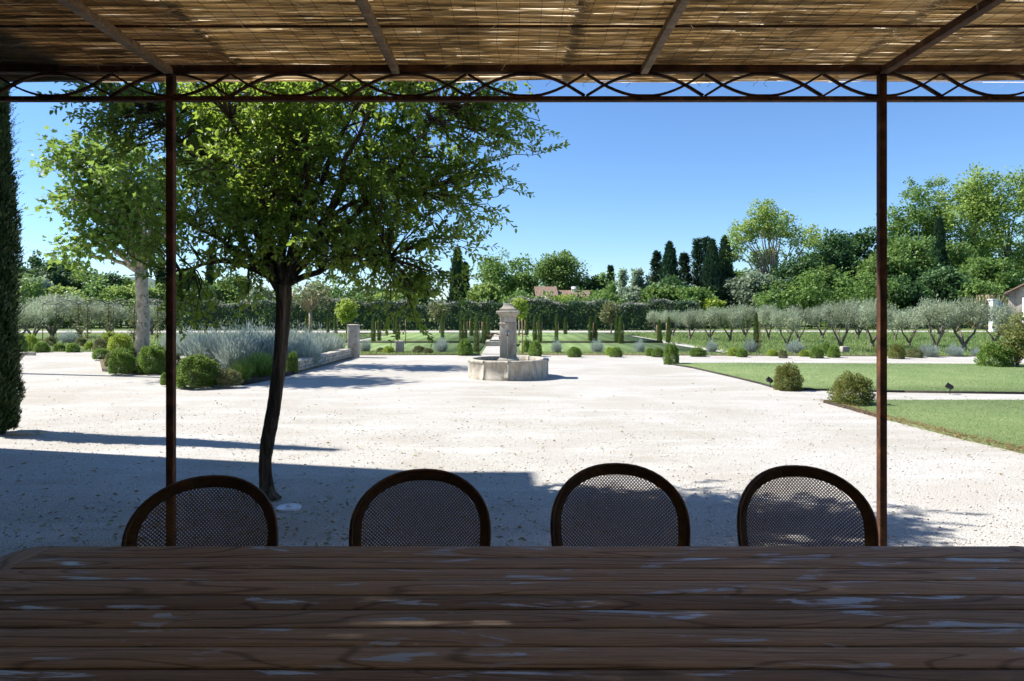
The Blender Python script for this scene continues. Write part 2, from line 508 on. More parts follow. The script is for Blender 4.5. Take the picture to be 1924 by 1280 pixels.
M['bark_olive'] = mat_bark('olive_bark', (0.08, 0.065, 0.05), (0.17, 0.145, 0.115), (0.28, 0.25, 0.21))
M['bark_pale'] = mat_bark('pale_bark', (0.24, 0.18, 0.12), (0.36, 0.28, 0.19), (0.46, 0.38, 0.28), (10, 10, 3), 0.5)
M['stake'] = mat_simple('stake_wood', [(0.30, 0.19, 0.10), (0.42, 0.29, 0.17)], 8, 0.8, 0.2, 0.2)
g_ = NT('window_glass'); g_.col((0.03, 0.04, 0.05)).rough(0.08, 0.6); M['glass'] = g_.m
w_ = NT('water'); w_.col((0.012, 0.022, 0.018)).rough(0.06, 0.5); w_.bump(w_.noise(w_.coord(), 9, 3), 0.08, 0.02); M['water'] = w_.m
s_ = NT('falling_water'); s_.col((0.9, 0.95, 1.0)).rough(0.05, 0.5); s_.b.inputs['Transmission Weight'].default_value = 0.8; s_.b.inputs['IOR'].default_value = 1.33; M['stream'] = s_.m
# foliage
M['L_fore'] = leafmat('myrtle_leaf', (0.034, 0.08, 0.016), (0.072, 0.145, 0.025), (0.15, 0.20, 0.036), 0.56, (0.50, 0.66, 0.08), 0.42, 0.4)
M['L_plane'] = leafmat('plane_leaf', (0.055, 0.12, 0.024), (0.095, 0.18, 0.036), (0.16, 0.24, 0.055), 0.45, (0.42, 0.58, 0.10))
M['L_cyp'] = leafmat('cypress_leaf', (0.016, 0.036, 0.012), (0.030, 0.062, 0.018), (0.065, 0.095, 0.028), 0.15)
M['L_cypfar'] = leafmat('dark_cypress_leaf', (0.012, 0.034, 0.018), (0.022, 0.052, 0.025), (0.040, 0.075, 0.034), 0.12)
M['L_ycyp'] = leafmat('young_cypress_leaf', (0.040, 0.075, 0.018), (0.065, 0.11, 0.026), (0.11, 0.15, 0.04), 0.2)
M['L_olive'] = leafmat('olive_leaf', (0.18, 0.23, 0.13), (0.31, 0.36, 0.23), (0.50, 0.53, 0.40), 0.38, (0.52, 0.58, 0.38))
M['L_box'] = leafmat('box_leaf', (0.045, 0.095, 0.016), (0.085, 0.155, 0.026), (0.16, 0.225, 0.045), 0.3)
M['L_lime'] = leafmat('lime_leaf', (0.11, 0.17, 0.02), (0.18, 0.25, 0.03), (0.28, 0.33, 0.06), 0.3)
M['L_dull'] = leafmat('dull_leaf', (0.06, 0.085, 0.03), (0.10, 0.12, 0.045), (0.17, 0.165, 0.075), 0.25)
M['L_gold'] = leafmat('golden_leaf', (0.045, 0.085, 0.018), (0.095, 0.125, 0.03), (0.20, 0.185, 0.05), 0.3)
M['L_lav'] = leafmat('lavender_leaf', (0.21, 0.27, 0.21), (0.32, 0.39, 0.33), (0.46, 0.52, 0.47), 0.3, (0.5, 0.56, 0.5))
M['L_green'] = leafmat('tree_leaf_green', (0.042, 0.085, 0.018), (0.078, 0.14, 0.030), (0.135, 0.20, 0.048), 0.33)
M['L_deep'] = leafmat('tree_leaf_deep', (0.018, 0.048, 0.016), (0.036, 0.080, 0.024), (0.065, 0.12, 0.035), 0.25)
M['L_light'] = leafmat('tree_leaf_light', (0.09, 0.145, 0.03), (0.145, 0.21, 0.046), (0.22, 0.28, 0.075), 0.36)
M['L_silver'] = leafmat('tree_leaf_silver', (0.10, 0.145, 0.09), (0.16, 0.21, 0.13), (0.25, 0.30, 0.20), 0.3)
M['L_hedge'] = leafmat('hedge_leaf', (0.020, 0.050, 0.028), (0.042, 0.085, 0.045), (0.075, 0.12, 0.06), 0.2)
M['L_bloom'] = leafmat('hedge_bloom', (0.12, 0.13, 0.08), (0.25, 0.23, 0.18), (0.42, 0.38, 0.33), 0.25)
M['L_litter'] = leafmat('leaf_litter', (0.16, 0.10, 0.04), (0.28, 0.22, 0.07), (0.42, 0.36, 0.14), 0.2)
M['hill'] = mat_simple('hill_scrub', [(0.09, 0.13, 0.11), (0.15, 0.19, 0.17)], 0.01, 1, 0.05, 0)

# ------------------------------------------------------------------ setting: ground, gravel, lawns, paths
def sheet(name, poly, z, mat, z0=None):
    b = MB()
    if z0 is None:
        n = len(poly); ar = sum(poly[i][0] * poly[(i + 1) % n][1] - poly[(i + 1) % n][0] * poly[i][1] for i in range(n))
        b.add([(p[0], p[1], z) for p in poly], [list(range(n)) if ar > 0 else list(range(n))[::-1]])
    else:
        b.prism(poly, z0, z)
    o = b.build(name, mat); o['kind'] = 'structure'
    return o


def smooth_poly(pts, it=2):
    pts = [Vector(p[:2]) for p in pts]
    for _ in range(it):
        q = []
        for i in range(len(pts)):
            a, b = pts[i], pts[(i + 1) % len(pts)]
            q += [a * 0.75 + b * 0.25, a * 0.25 + b * 0.75]
        pts = q
    return [(p.x, p.y) for p in pts]


sheet('ground', [(-3500, -60), (3500, -60), (3500, 5000), (-3500, 5000)], -0.02, M['meadow'])
court = [(-24, -2.2), (24, -2.2), (24, 11), (30, 18), (30, 22.2), (14, 22.0), (6, 22.5), (0.3, 22.7), (-4.6, 22.7), (-7, 24.0), (-13, 24.6), (-24, 24.6)]
sheet('gravel_court', court, 0.0, M['gravel'])
sheet('far_road', [(-60, 44.2), (70, 44.2), (70, 48.0), (-60, 48.0)], -0.004, M['gravel'])
sheet('garden_path', [(-1.05, 22.6), (0.17, 22.6), (0.17, 42.5), (-1.05, 42.5)], -0.006, M['gravel'])
sheet('side_path', [(7.5, 22.2), (8.3, 22.3), (6.9, 40), (6.2, 40)], -0.006, M['gravel'])
sheet('side_path', [(-8.3, 34), (-7.0, 30), (-6.6, 30), (-7.4, 40), (-8.3, 40)], -0.006, M['gravel'])
# border bed under the shrub row
sheet('planting_bed', [(-7.2, 22.6), (-1.15, 22.75), (-1.15, 23.9), (-7.2, 24.1)], 0.015, M['soil'], -0.03)
sheet('planting_bed', [(0.22, 22.7), (6, 22.5), (13.8, 22.0), (30, 22.2), (30, 23.6), (8.4, 23.8), (7.3, 23.8), (0.22, 23.9)], 0.015, M['soil'], -0.03)
lawns = []
def lawn(poly, z, mat): lawns.append((poly, z)); return sheet('lawn', poly, z, mat, -0.03)
lawn([(-6.8, 24.0), (-1.2, 23.8), (-1.2, 30.5), (-6.8, 30.5)], 0.02, M['lawn_striped'])
lawn([(-6.8, 30.55), (-1.2, 30.55), (-1.2, 42), (-6.8, 42)], 0.085, M['lawn_striped'])
lawn([(0.3, 23.8), (7.3, 23.7), (6.75, 30.5), (0.3, 30.5)], 0.02, M['lawn_striped'])
lawn([(0.3, 30.55), (6.75, 30.55), (6.05, 42), (0.3, 42)], 0.085, M['lawn_striped'])
LA = [G(1250, 684), G(1300, 692), G(1370, 708), G(1428, 722), G(1462, 732), G(1560, 735), G(1700, 738), G(1924, 741), (17, 12.2, 0), (19, 18.9, 0), G(1924, 686), G(1600, 685), G(1400, 684)]
LA = [(p[0], p[1]) for p in LA]
lawn(LA, 0.03, M['lawn'])
LB = [G(1548, 757), G(1590, 768), G(1650, 785), G(1720, 803), G(1800, 824), G(1924, 853), (7.6, 6.9, 0), (10, 6.2, 0), (16, 6.0, 0), (16, 11.2, 0), G(1924, 755), G(1700, 755), G(1600, 755)]
LB = [(p[0], p[1]) for p in LB]
lawn(LB, 0.03, M['lawn'])
B1 = [(p.x, p.y) for p in (G(186, 674), G(192, 698), G(240, 703), G(310, 703), G(332, 692), G(326, 678), G(296, 667), G(215, 664))]
B2 = [(p.x, p.y) for p in (G(303, 724), G(458, 724), G(520, 712), G(560, 701), G(662, 674), G(648, 662), G(500, 658), G(402, 664), G(350, 688))]
B3 = [(-24, 24.4), (-13.5, 24.4), (-8, 24.0), (-7.4, 40), (-24, 40)]
sheet('planting_bed', B1, 0.05, M['soil'], -0.03)
sheet('planting_bed', B2, 0.05, M['soil'], -0.03)
sheet('meadow_strip', B3, 0.01, M['meadow'], -0.03)


def edging(poly_pts, h, label):
    b = MB()
    for a, c in zip(poly_pts[:-1], poly_pts[1:]):
        a3 = Vector((a[0], a[1], h / 2 - 0.02)); c3 = Vector((c[0], c[1], h / 2 - 0.02))
        b.bar(a3, c3 + (c3 - a3).normalized() * 0.004, 0.014, h + 0.04)
    o = b.build('lawn_edging', M['edging'])
    return tag(o, label, 'edging')


edging(LA[0:9], 0.04, 'dark metal edging strip along the front of the larger right lawn')
edging([LB[k] for k in (12, 0, 1, 2)], 0.045, 'short dark edging round the pointed tip of the nearest lawn')
edging(B2[0:4], 0.09, 'dark edging board in front of the lavender bed')
edging(B1[1:5], 0.07, 'low dark edging in front of the plane tree bed')
edging([(-6.8, 30.52), (-1.2, 30.52)], 0.09, 'dark step edge across the left half of the far lawn')
edging([(0.3, 30.52), (6.75, 30.52)], 0.09, 'dark step edge across the right half of the far lawn')

# hills
b = MB()
xs = np.linspace(-3400, 3400, 90)
hh = 95 + 45 * np.sin(xs / 420.0 + 1.0) + 25 * np.sin(xs / 160.0) + 12 * np.sin(xs / 61.0)
hh *= np.clip((-(xs) + 200) / 1200, 0.25, 1.0)
V = []
for x, h in zip(xs, hh): V += [(x, 3000, -5), (x, 3350, h * 1.15), (x, 4200, -5)]
fs = []
for i in range(len(xs) - 1):
    fs += [(3 * i, 3 * i + 3, 3 * i + 4, 3 * i + 1), (3 * i + 1, 3 * i + 4, 3 * i + 5, 3 * i + 2)]
b.add(V, fs)
o = b.build('hills', M['hill']); o['kind'] = 'structure'


# ------------------------------------------------------------------ grass, litter, pebbles (stuff)
def in_poly(x, y, poly):
    ins = np.zeros(len(x), bool); n = len(poly)
    for i in range(n):
        x1, y1 = poly[i]; x2, y2 = poly[(i + 1) % n]
        c = ((y1 > y) != (y2 > y)) & (x < (x2 - x1) * (y - y1) / (y2 - y1 + 1e-12) + x1)
        ins ^= c
    return ins


def blades(name, label, poly, n, h, w, mat, z=0.0, lean=0.5, clip=None, cat='grass'):
    xs = [p[0] for p in poly]; ys = [p[1] for p in poly]
    x = R.uniform(min(xs), max(xs), n * 2); y = R.uniform(min(ys), max(ys), n * 2)
    k = in_poly(x, y, poly)
    if clip is not None: k &= clip(x, y)
    x, y = x[k][:n], y[k][:n]; m = len(x)
    hh = h * (0.5 + 0.9 * R.random(m)); d = np.stack([R.normal(0, lean, m), R.normal(0, lean, m), np.ones(m)], 1)
    c = np.stack([x, y, np.full(m, z)], 1)
    b = MB().leaves(c, d, rdir(m), hh, w, 0.1, True)
    o = b.build(name, mat); o['kind'] = 'stuff'
    return tag(o, label, cat)


frust = lambda x, y: np.abs(x) < 0.80 * y + 0.5
blades('lawn_grass', 'short mown grass blades of the nearest right lawn', LB, 60000, 0.024, 0.005, M['blade'], 0.03, 0.7, frust)
blades('lawn_grass', 'short mown grass blades of the larger right lawn', LA, 50000, 0.022, 0.007, M['blade'], 0.03, 0.7, frust)
blades('meadow_grass', 'long rough grass under the olive trees', [(7.6, 23.9), (26, 23.7), (34, 44), (6.6, 44)], 42000, 0.13, 0.03, M['blade_wild'], -0.02, 0.5, frust)
blades('meadow_grass', 'rough grass round the arched trellis at left', B3, 16000, 0.10, 0.03, M['blade_wild'], 0.01, 0.5, frust)
blades('border_grass', 'weedy grass in the shrub border behind the gravel', [(0.22, 22.7), (6, 22.5), (13.8, 22.0), (26, 22.2), (26, 23.6), (0.22, 23.9)], 11000, 0.07, 0.02, M['blade_wild'], 0.015, 0.6)
blades('border_grass', 'weedy grass in the border left of the fountain', [(-7.2, 22.6), (-1.15, 22.75), (-1.15, 23.9), (-7.2, 24.1)], 5000, 0.07, 0.02, M['blade_wild'], 0.015, 0.6)
# dry grass fringe along the edge of the near lawn
E = np.array(LB[0:7]); pts = []
for i in range(len(E) - 1):
    L = np.linalg.norm(E[i + 1] - E[i]); m = int(L * 420)
    t = R.random(m)[:, None]; pts.append(E[i] + (E[i + 1] - E[i]) * t + np.stack([R.normal(0.05, 0.06, m), R.normal(0.03, 0.06, m)], 1))
pts = np.concatenate(pts); m = len(pts)
b = MB().leaves(np.c_[pts, np.full(m, 0.012) + R.random(m) * 0.025], np.stack([R.normal(0, 1, m), R.normal(0, 1, m), R.random(m) * 0.6], 1), rdir(m), 0.06 * (0.5 + R.random(m)), 0.008, 0.1, True)
o = b.build('dry_grass', M['blade_dry']); o['kind'] = 'stuff'; tag(o, 'rusty dry grass fringe along the nearest lawn edge', 'grass')
# leaf litter
m = 700
x = R.normal(-2.3, 1.6, m); y = np.abs(R.normal(0, 0.9, m)) + 4.1
c = np.stack([x, y, np.full(m, 0.008) + R.random(m) * 0.008], 1)
dd = np.stack([R.normal(size=m), R.normal(size=m), R.normal(0, 0.12, m)], 1)
nn = np.stack([R.normal(0, 0.25, m), R.normal(0, 0.25, m), np.ones(m)], 1)
o = MB().leaves(c, dd, nn, 0.045 * (0.5 + 0.7 * R.random(m)), 0.02, 0.25).build('fallen_leaves', M['L_litter']); o['kind'] = 'stuff'
tag(o, 'fallen yellow leaves scattered on the shaded gravel', 'leaves')
m = 260
y = R.uniform(6.3, 16, m); x = R.uniform(-0.75, 0.75, m) * y; k = ~in_poly(x, y, LB) & ~in_poly(x, y, LA) & ~in_poly(x, y, B2) & ~in_poly(x, y, B1); x, y = x[k], y[k]; m = len(x)
o = MB().leaves(np.stack([x, y, np.full(m, 0.008)], 1), np.stack([R.normal(size=m), R.normal(size=m), R.random(m) * 0.3], 1), np.stack([R.normal(0, 0.3, m), R.normal(0, 0.3, m), np.ones(m)], 1), 0.05 * (0.5 + 0.7 * R.random(m)), 0.022, 0.25).build('blown_leaves', M['L_litter']); o['kind'] = 'stuff'
tag(o, 'odd dry leaves blown across the sunlit gravel', 'leaves')
# loose pebbles
m = 9000
y = 3.6 + 7.0 * R.random(m) ** 1.6; x = R.uniform(-1, 1, m) * 0.8 * y
oc = np.array([(1, 0, 0), (0, 1, 0), (-1, 0, 0), (0, -1, 0), (0, 0, 0.7), (0, 0, -0.3)])
sc = (0.005 + 0.008 * R.random(m) ** 2)[:, None, None] * (0.7 + 0.6 * R.random((m, 1, 3)))
an = R.random(m) * 6.28
rot = np.zeros((m, 3, 3)); rot[:, 0, 0] = np.cos(an); rot[:, 0, 1] = -np.sin(an); rot[:, 1, 0] = np.sin(an); rot[:, 1, 1] = np.cos(an); rot[:, 2, 2] = 1
V = np.einsum('nij,nkj->nki', rot, oc[None] * sc) + np.stack([x, y, np.full(m, 0.003)], 1)[:, None, :]
keep = ~in_poly(x, y, LB)
V = V[keep]; m = len(V)
fo = np.array([(0, 1, 4), (1, 2, 4), (2, 3, 4), (3, 0, 4), (1, 0, 5), (2, 1, 5), (3, 2, 5), (0, 3, 5)])
b = MB(); b.add(V.reshape(-1, 3), (np.arange(m)[:, None, None] * 6 + fo[None]).reshape(-1, 3))
M['pebble'] = leafmat('pebble', (0.38, 0.32, 0.26), (0.58, 0.53, 0.47), (0.78, 0.75, 0.70), 0.0, None, 0.9, 0.1)
o = b.build('loose_pebbles', M['pebble']); o['kind'] = 'stuff'; tag(o, 'loose pale pebbles on the gravel court', 'gravel')


# ------------------------------------------------------------------ house (stands left of and behind the camera; its wing throws the large shadow)
hs = thing('farmhouse', 'pale plastered farmhouse whose wing shades the gravel at left', 'house', (-7.5, 8.0, 0))
def hpart(name, b, mat, parent=None, bevel=0):
    o = b.build(name, mat, parent or hs); o.location = (7.5, -8.0, 0) if parent is None else (0, 0, 0); return o
hpart('wall', MB().box((-11.6, -1.0, 4.3), (8.0, 18.0, 8.6)), M['plaster'])
hpart('wall', MB().box((2.2, -6.15, 4.3), (19.5, 7.7, 8.6)), M['plaster'])
b = MB(); b.prism([(-7.35, 0), (-15.9, 0), (-11.6, 1.5)], 0, 1)
rv = np.concatenate(b.V); b.V = [np.stack([rv[:, 0], np.where(rv[:, 2] > 0.5, 8.15, -10.2), rv[:, 1] + 8.6], 1)]
hpart('roof', b, M['tile'])
b = MB(); b.prism([(-2.0, 0), (-10.3, 0), (-6.1, 1.5)], 0, 1)
rv = np.concatenate(b.V); b.V = [np.stack([np.where(rv[:, 2] > 0.5, 12.2, -7.5), rv[:, 0], rv[:, 1] + 8.6], 1)]
hpart('roof', b, M['tile'])
for yy in (0.2, 3.0, 5.8):
    for zz in (1.5, 5.0):
        w = hpart('window', MB().box((-7.58, yy, zz), (0.06, 1.0, 1.5)), M['glass'])
        for s in (-1, 1):
            MB().box((-7.555, yy + s * 0.78, zz), (0.05, 0.5, 1.55)).build('shutter', M['shutter'], w)


# ------------------------------------------------------------------ pergola
PY = 3.46
pg = thing('pergola', 'rusty iron pergola roofed with reed mats over the table', 'pergola', (0, PY, 0))
def pp(name, b, mat, kind=None, bevel=0, smooth=False):
    o = b.build(name, mat, pg, smooth, None, bevel, kind)
    o.matrix_parent_inverse = Matrix.Translation((0, -PY, 0))
    return o
XP = [-5.335, -1.728, 1.874, 5.48]
for x in XP: pp('post', MB().box((x, PY, 1.36), (0.036, 0.036, 2.76)), M['rust'], bevel=0.002)
for x in XP: pp('foot_plate', MB().box((x, PY, 0.006), (0.1, 0.1, 0.008)), M['rust'])
pp('top_beam', MB().box((0.07, PY, 2.762), (11.6, 0.042, 0.036)), M['rust'], bevel=0.002)
pp('lower_rail', MB().box((0.07, PY, 2.611), (11.6, 0.038, 0.022)), M['rust'], bevel=0.002)
pitch = (XP[2] - XP[1]) / 6
zt, zb = 2.741, 2.625
k0 = XP[1] - 6 * pitch
for k in range(18):
    xc = k0 + k * pitch
    for up in (1, 0):
        t = np.linspace(-1, 1, 17)
        xx = xc + t * pitch * 0.492
        zz = (zt - (zt - zb) * np.abs(t) ** 1.9) if up else (zb + (zt - zb) * np.abs(t) ** 1.9)
        zz = np.clip(zz, zb + 0.004, zt - 0.004)
        b = MB(); dy = 0.012 if up else 0.0095
        nx = np.gradient(zz); tx = np.gradient(xx); ln = np.hypot(nx, tx); ox, oz = -nx / ln * 0.0048, tx / ln * 0.0048
        V = np.concatenate([np.stack([xx + sgn * ox, np.full(17, PY + s2 * dy), zz + sgn * oz], 1) for sgn, s2 in ((1, -1), (1, 1), (-1, 1), (-1, -1))])
        fs = []
        for q in range(4):
            for i in range(16): fs.append((q * 17 + i, ((q + 1) % 4) * 17 + i, ((q + 1) % 4) * 17 + i + 1, q * 17 + i + 1))
        b.add(V, fs); pp('frieze_arc', b, M['rust'])
RX = [-5.335, -4.1, -2.93, XP[1] + 0.0, -0.585, 0.665, XP[2], 3.05, 4.3, 5.48]
for x in RX:
    post = min(abs(x - q) for q in XP) < 0.01
    pp('rafter', MB().box((x, 0.62, 2.748), (0.036 if not post else 0.042, 5.636, 0.034)), M['rafter'] if not post or x < 0 else M['rust'], bevel=0.002)  # left post rafters take the lighter brown: their lit look is in the colour
for y in (2.955, 2.3, 1.65, 1.0, 0.35, -0.3, -0.95, -1.6):
    pp('purlin', MB().tube([(-5.7, y, 2.7725), (-2, y, 2.7715), (2, y, 2.772), (5.8, y, 2.7725)], 0.006, 6), M['rust'])
# reed mats: every reed is its own thin stalk, gathered per mat
seams = [-5.5, -3.2, -1.40, 0.28, 1.71, 3.5, 5.6]
for k in range(6):
    x0, x1 = seams[k], seams[k + 1]
    old = k < 2
    zb0 = 2.784 + (0.004 if k % 2 else 0.010)
    b = MB()
    for lay in range(3):
        y = np.arange(-1.9, 3.645, (0.0046, 0.0052, 0.0064)[lay]); m = len(y)
        xm = x0 + (x1 - x0) * R.uniform(0.25, 0.75, m)
        for seg in range(2):
            a = x0 - 0.004 + R.normal(0, 0.014, m) if seg == 0 else xm - 0.06
            e = xm + 0.06 if seg == 0 else x1 + 0.012 + R.normal(0, 0.016, m)
            yy = y + R.normal(0, 0.0035, m)
            sag = 0.010 * np.abs(np.sin((yy - 2.955) / 0.65 * np.pi))
            z = zb0 + 0.0045 * lay + R.normal(0, 0.0016, m) - sag * 0.4 + (0.003 if seg else 0)
            tilt = R.normal(0, 0.008, m); tz = R.normal(0, 0.003, m)
            r = 0.0019 + 0.0014 * R.random(m)
            nseg = 4
            ts = np.linspace(0, 1, nseg)
            bow = R.normal(0, 0.006, m); 
            px = a[:, None] + (e - a)[:, None] * ts
            py = yy[:, None] + tilt[:, None] * (ts - 0.5) * 2 + bow[:, None] * np.sin(ts * np.pi)
            pz = z[:, None] + tz[:, None] * (ts - 0.5) * 2
            roll = R.normal(0, 0.35 if lay < 2 else 0.12, m)
            if lay == 2: r = r * 0 + 0.0049
            pz = pz - 0.2 * np.maximum(0, py - 3.5)
            # split stalks: a shallow V section
            o3 = np.array([-1.35, 0.0, 1.35]); d3 = np.array([0.55, -0.55, 0.55])
            cr_, sr_ = np.cos(roll)[:, None, None], np.sin(roll)[:, None, None]
            oy = r[:, None, None] * (o3 * cr_ - d3 * sr_); oz_ = r[:, None, None] * (o3 * sr_ + d3 * cr_)
            Vv = np.stack([np.repeat(px[:, :, None], 3, 2), py[:, :, None] + oy, pz[:, :, None] + oz_], -1)
            base = (np.arange(m) * nseg * 3)[:, None, None, None]
            ii = (np.arange(nseg - 1) * 3)[None, :, None, None]
            q = np.array([[j, j + 3, j + 4, j + 1] for j in range(2)])[None, None]
            b.add(Vv.reshape(-1, 3), (base + ii + q).reshape(-1, 4))
    # frayed wisps hanging from the mat
    m = 240
    c = np.stack([R.uniform(x0, x1, m), R.uniform(1.8, 3.6, m), np.full(m, zb0 - 0.004)], 1)
    dd = np.stack([R.normal(0, 1, m), R.normal(0, 0.35, m), -np.abs(R.normal(0, 0.12, m))], 1)
    b.leaves(c, dd, rdir(m), 0.06 + 0.12 * R.random(m), 0.0028, 0.1, True)
    # tufts near seams
    m = 260
    c = np.stack([np.full(m, x1 - 0.03) + R.normal(0, 0.015, m), R.uniform(1.8, 3.6, m), np.full(m, zb0 - 0.004)], 1)
    dd = np.stack([R.normal(0.4, 1, m), R.normal(0, 0.5, m), -np.abs(R.normal(0, 0.25, m))], 1)
    b.leaves(c, dd, rdir(m), 0.03 + 0.05 * R.random(m), 0.003, 0.1, True)
    pp('reed_mat', b, M['reed_old'] if old else M['reed'], 'stuff')
    b = MB()
    for xw in np.arange(x0 + 0.05, x1, 0.092):
        ys = np.linspace(-1.85, 3.6, 26)
        b.tube(np.stack([xw + R.normal(0, 0.004, 26), ys, zb0 - 0.0065 - 0.004 * np.abs(np.sin((ys - 2.955) / 0.65 * np.pi)) + R.normal(0, 0.0008, 26)], 1), 0.0011, 3)
    pp('stitching_wire', b, M['wire'], 'stuff')
# a few long loose straws hanging below
for (xa, ya, xb, yb) in ((971, 77, 942, 133), (880, 60, 910, 50), (425, 30, 415, 65), (1175, 60, 1210, 75), (700, 48, 728, 62)):
    b = MB().tube([P(xa, ya, 3.05), P((xa + xb) / 2 + 3, (ya + yb) / 2, 3.08), P(xb, yb, 3.12)], 0.0022, 4)
    pp('loose_straw', b, M['reed'])
# thin wire ends curling under the beam
for px in (995, 1030, 1100, 1310, 1420, 1440, 1330, 1180):
    pts = [P(px + 5 * math.sin(i * 1.1 + px), 146 + i * 3.4, 3.58) for i in range(6)]
    pp('wire_end', MB().tube(pts, 0.0011, 3), M['wire'])

# ------------------------------------------------------------------ table
TZ = 0.75
tb = thing('dining_table', 'long weathered plank dining table in the foreground', 'table', (0.06, 1.75, 0))
def tp(name, b, mat, bevel=0.003, origin=None, rot=None):
    o = b.build(name, mat, tb, False, None, bevel)
    if origin: o.location = (origin[0] - 0.06, origin[1] - 1.75, origin[2])
    return o
rows = [1025, 1047, 1068, 1091, 1118, 1146, 1180, 1216, 1257]
ys = [0.8 * F / (r - HOR) for r in rows]
while ys[-1] > 1.28: ys.append(ys[-1] - 0.0975)
XJ0, XJ1 = -1.548, 1.678
for i in range(len(ys) - 1):
    w = ys[i] - ys[i + 1] - 0.0075; yc = (ys[i] + ys[i + 1]) / 2
    dz = R.normal(0, 0.0008)
    if i == 5:      # a row made of two boards scarf-jointed
        xc = -0.86
        for (a, e, sk) in ((XJ0 + 0.002, xc, (0, 0.045)), (xc + 0.003, XJ1 - 0.002, (0.003, 0.045))):
            b = MB()
            h = w / 2
            if a < -1.5: poly = [(a, -h), (e - 0.03, -h), (e + 0.03, h), (a, h)]
            else: poly = [(a - 0.03, -h), (e, -h), (e, h), (a + 0.03, h)]
            m_ = (a + e) / 2
            b.prism([(p[0] - m_, p[1]) for p in poly], -0.014, 0.014)
            tp('plank', b, M['wood'], 0.002, (m_, yc, TZ - 0.014 + dz))
    else:
        tp('plank', MB().box((0, 0, 0), (XJ1 - XJ0 - 0.004, w, 0.028)), M['wood'], 0.0018, ((XJ0 + XJ1) / 2, yc, TZ - 0.014 + dz))
for i in range(1, len(ys) - 1):
    tp('gap_shade_strip', MB().box((0, 0, 0), (XJ1 - XJ0 - 0.006, 0.0070, 0.02)), M['dark'], 0, ((XJ0 + XJ1) / 2, ys[i], TZ - 0.0128))  # black strips added in the open plank gaps to stand for their shade
for xj in (XJ0, XJ1): tp('gap_shade_strip', MB().box((0, 0, 0), (0.003, ys[0] - ys[-1] - 0.004, 0.02)), M['dark'], 0, (xj, (ys[0] + ys[-1]) / 2, TZ - 0.0122))
yf, yn = ys[0], ys[-1] + 0.0045
for s, xj in ((-1, XJ0), (1, XJ1)):
    W_, r = 0.098, 0.085
    pts = [(0, -(yf - yn) / 2)]
    for (cy, sgn) in ((-(yf - yn) / 2 + r, -1), ((yf - yn) / 2 - r, 1)):
        an = np.linspace(-90, 0, 9) if sgn < 0 else np.linspace(0, 90, 9)
        for a in np.radians(an): pts.append((W_ - r + r * math.cos(a), cy + r * math.sin(a)))
    pts.append((0, (yf - yn) / 2))
    # turned so the grain runs along the board
    pl = [(p[1], -p[0] * s) for p in pts]
    if s < 0: pl = pl[::-1]
    b = MB().prism(pl, -0.014, 0.014)
    o = tp('end_board', b, M['wood'], 0.003, (xj, (yf + yn) / 2, TZ - 0.0145)); o.rotation_euler = (0, 0, math.radians(90))
for (a, c) in (((-1.5, 2.2), (1.62, 2.2)), ((-1.5, 1.32), (1.62, 1.32)), ((-1.5, 1.32), (-1.5, 2.2)), ((1.62, 1.32), (1.62, 2.2))):
    tp('apron', MB().bar((a[0] - 0.06, a[1] - 1.75, TZ - 0.078), (c[0] - 0.06, c[1] - 1.75, TZ - 0.078), 0.024, 0.09), M['wood'])
for x in (-1.5, 1.62):
    for y in (1.32, 2.2):
        tp('leg', MB().box((x - 0.06, y - 1.75, (TZ - 0.03) / 2), (0.09, 0.09, TZ - 0.034)), M['wood'])


# ------------------------------------------------------------------ chairs
def chair_outline(t):
    """t 0..1 round the back from lower left over the top to lower right -> (x, z)"""
    a, top, wid, low = 0.272, 0.945, 0.745, 0.43
    if t < 0.3:
        u = t / 0.3; z = low + (wid - low) * u; x = -(0.20 + (a - 0.20) * math.sin(u * math.pi / 2))
    elif t > 0.7:
        u = (1 - t) / 0.3; z = low + (wid - low) * u; x = 0.20 + (a - 0.20) * math.sin(u * math.pi / 2)
    else:
        th = math.pi * (1 - (t - 0.3) / 0.4); c, s = math.cos(th), math.sin(th)
        n = 2 / 2.25
        x = a * math.copysign(abs(c) ** n, c); z = wid + (top - wid) * abs(s) ** n
    return x, z


def chair_pt(x, z, off=0.0):
    y = 0.26 - 0.32 * (x / 0.27) ** 2 * 0.27 + (z - 0.45) * 0.22 + off
    return (x, y, z)


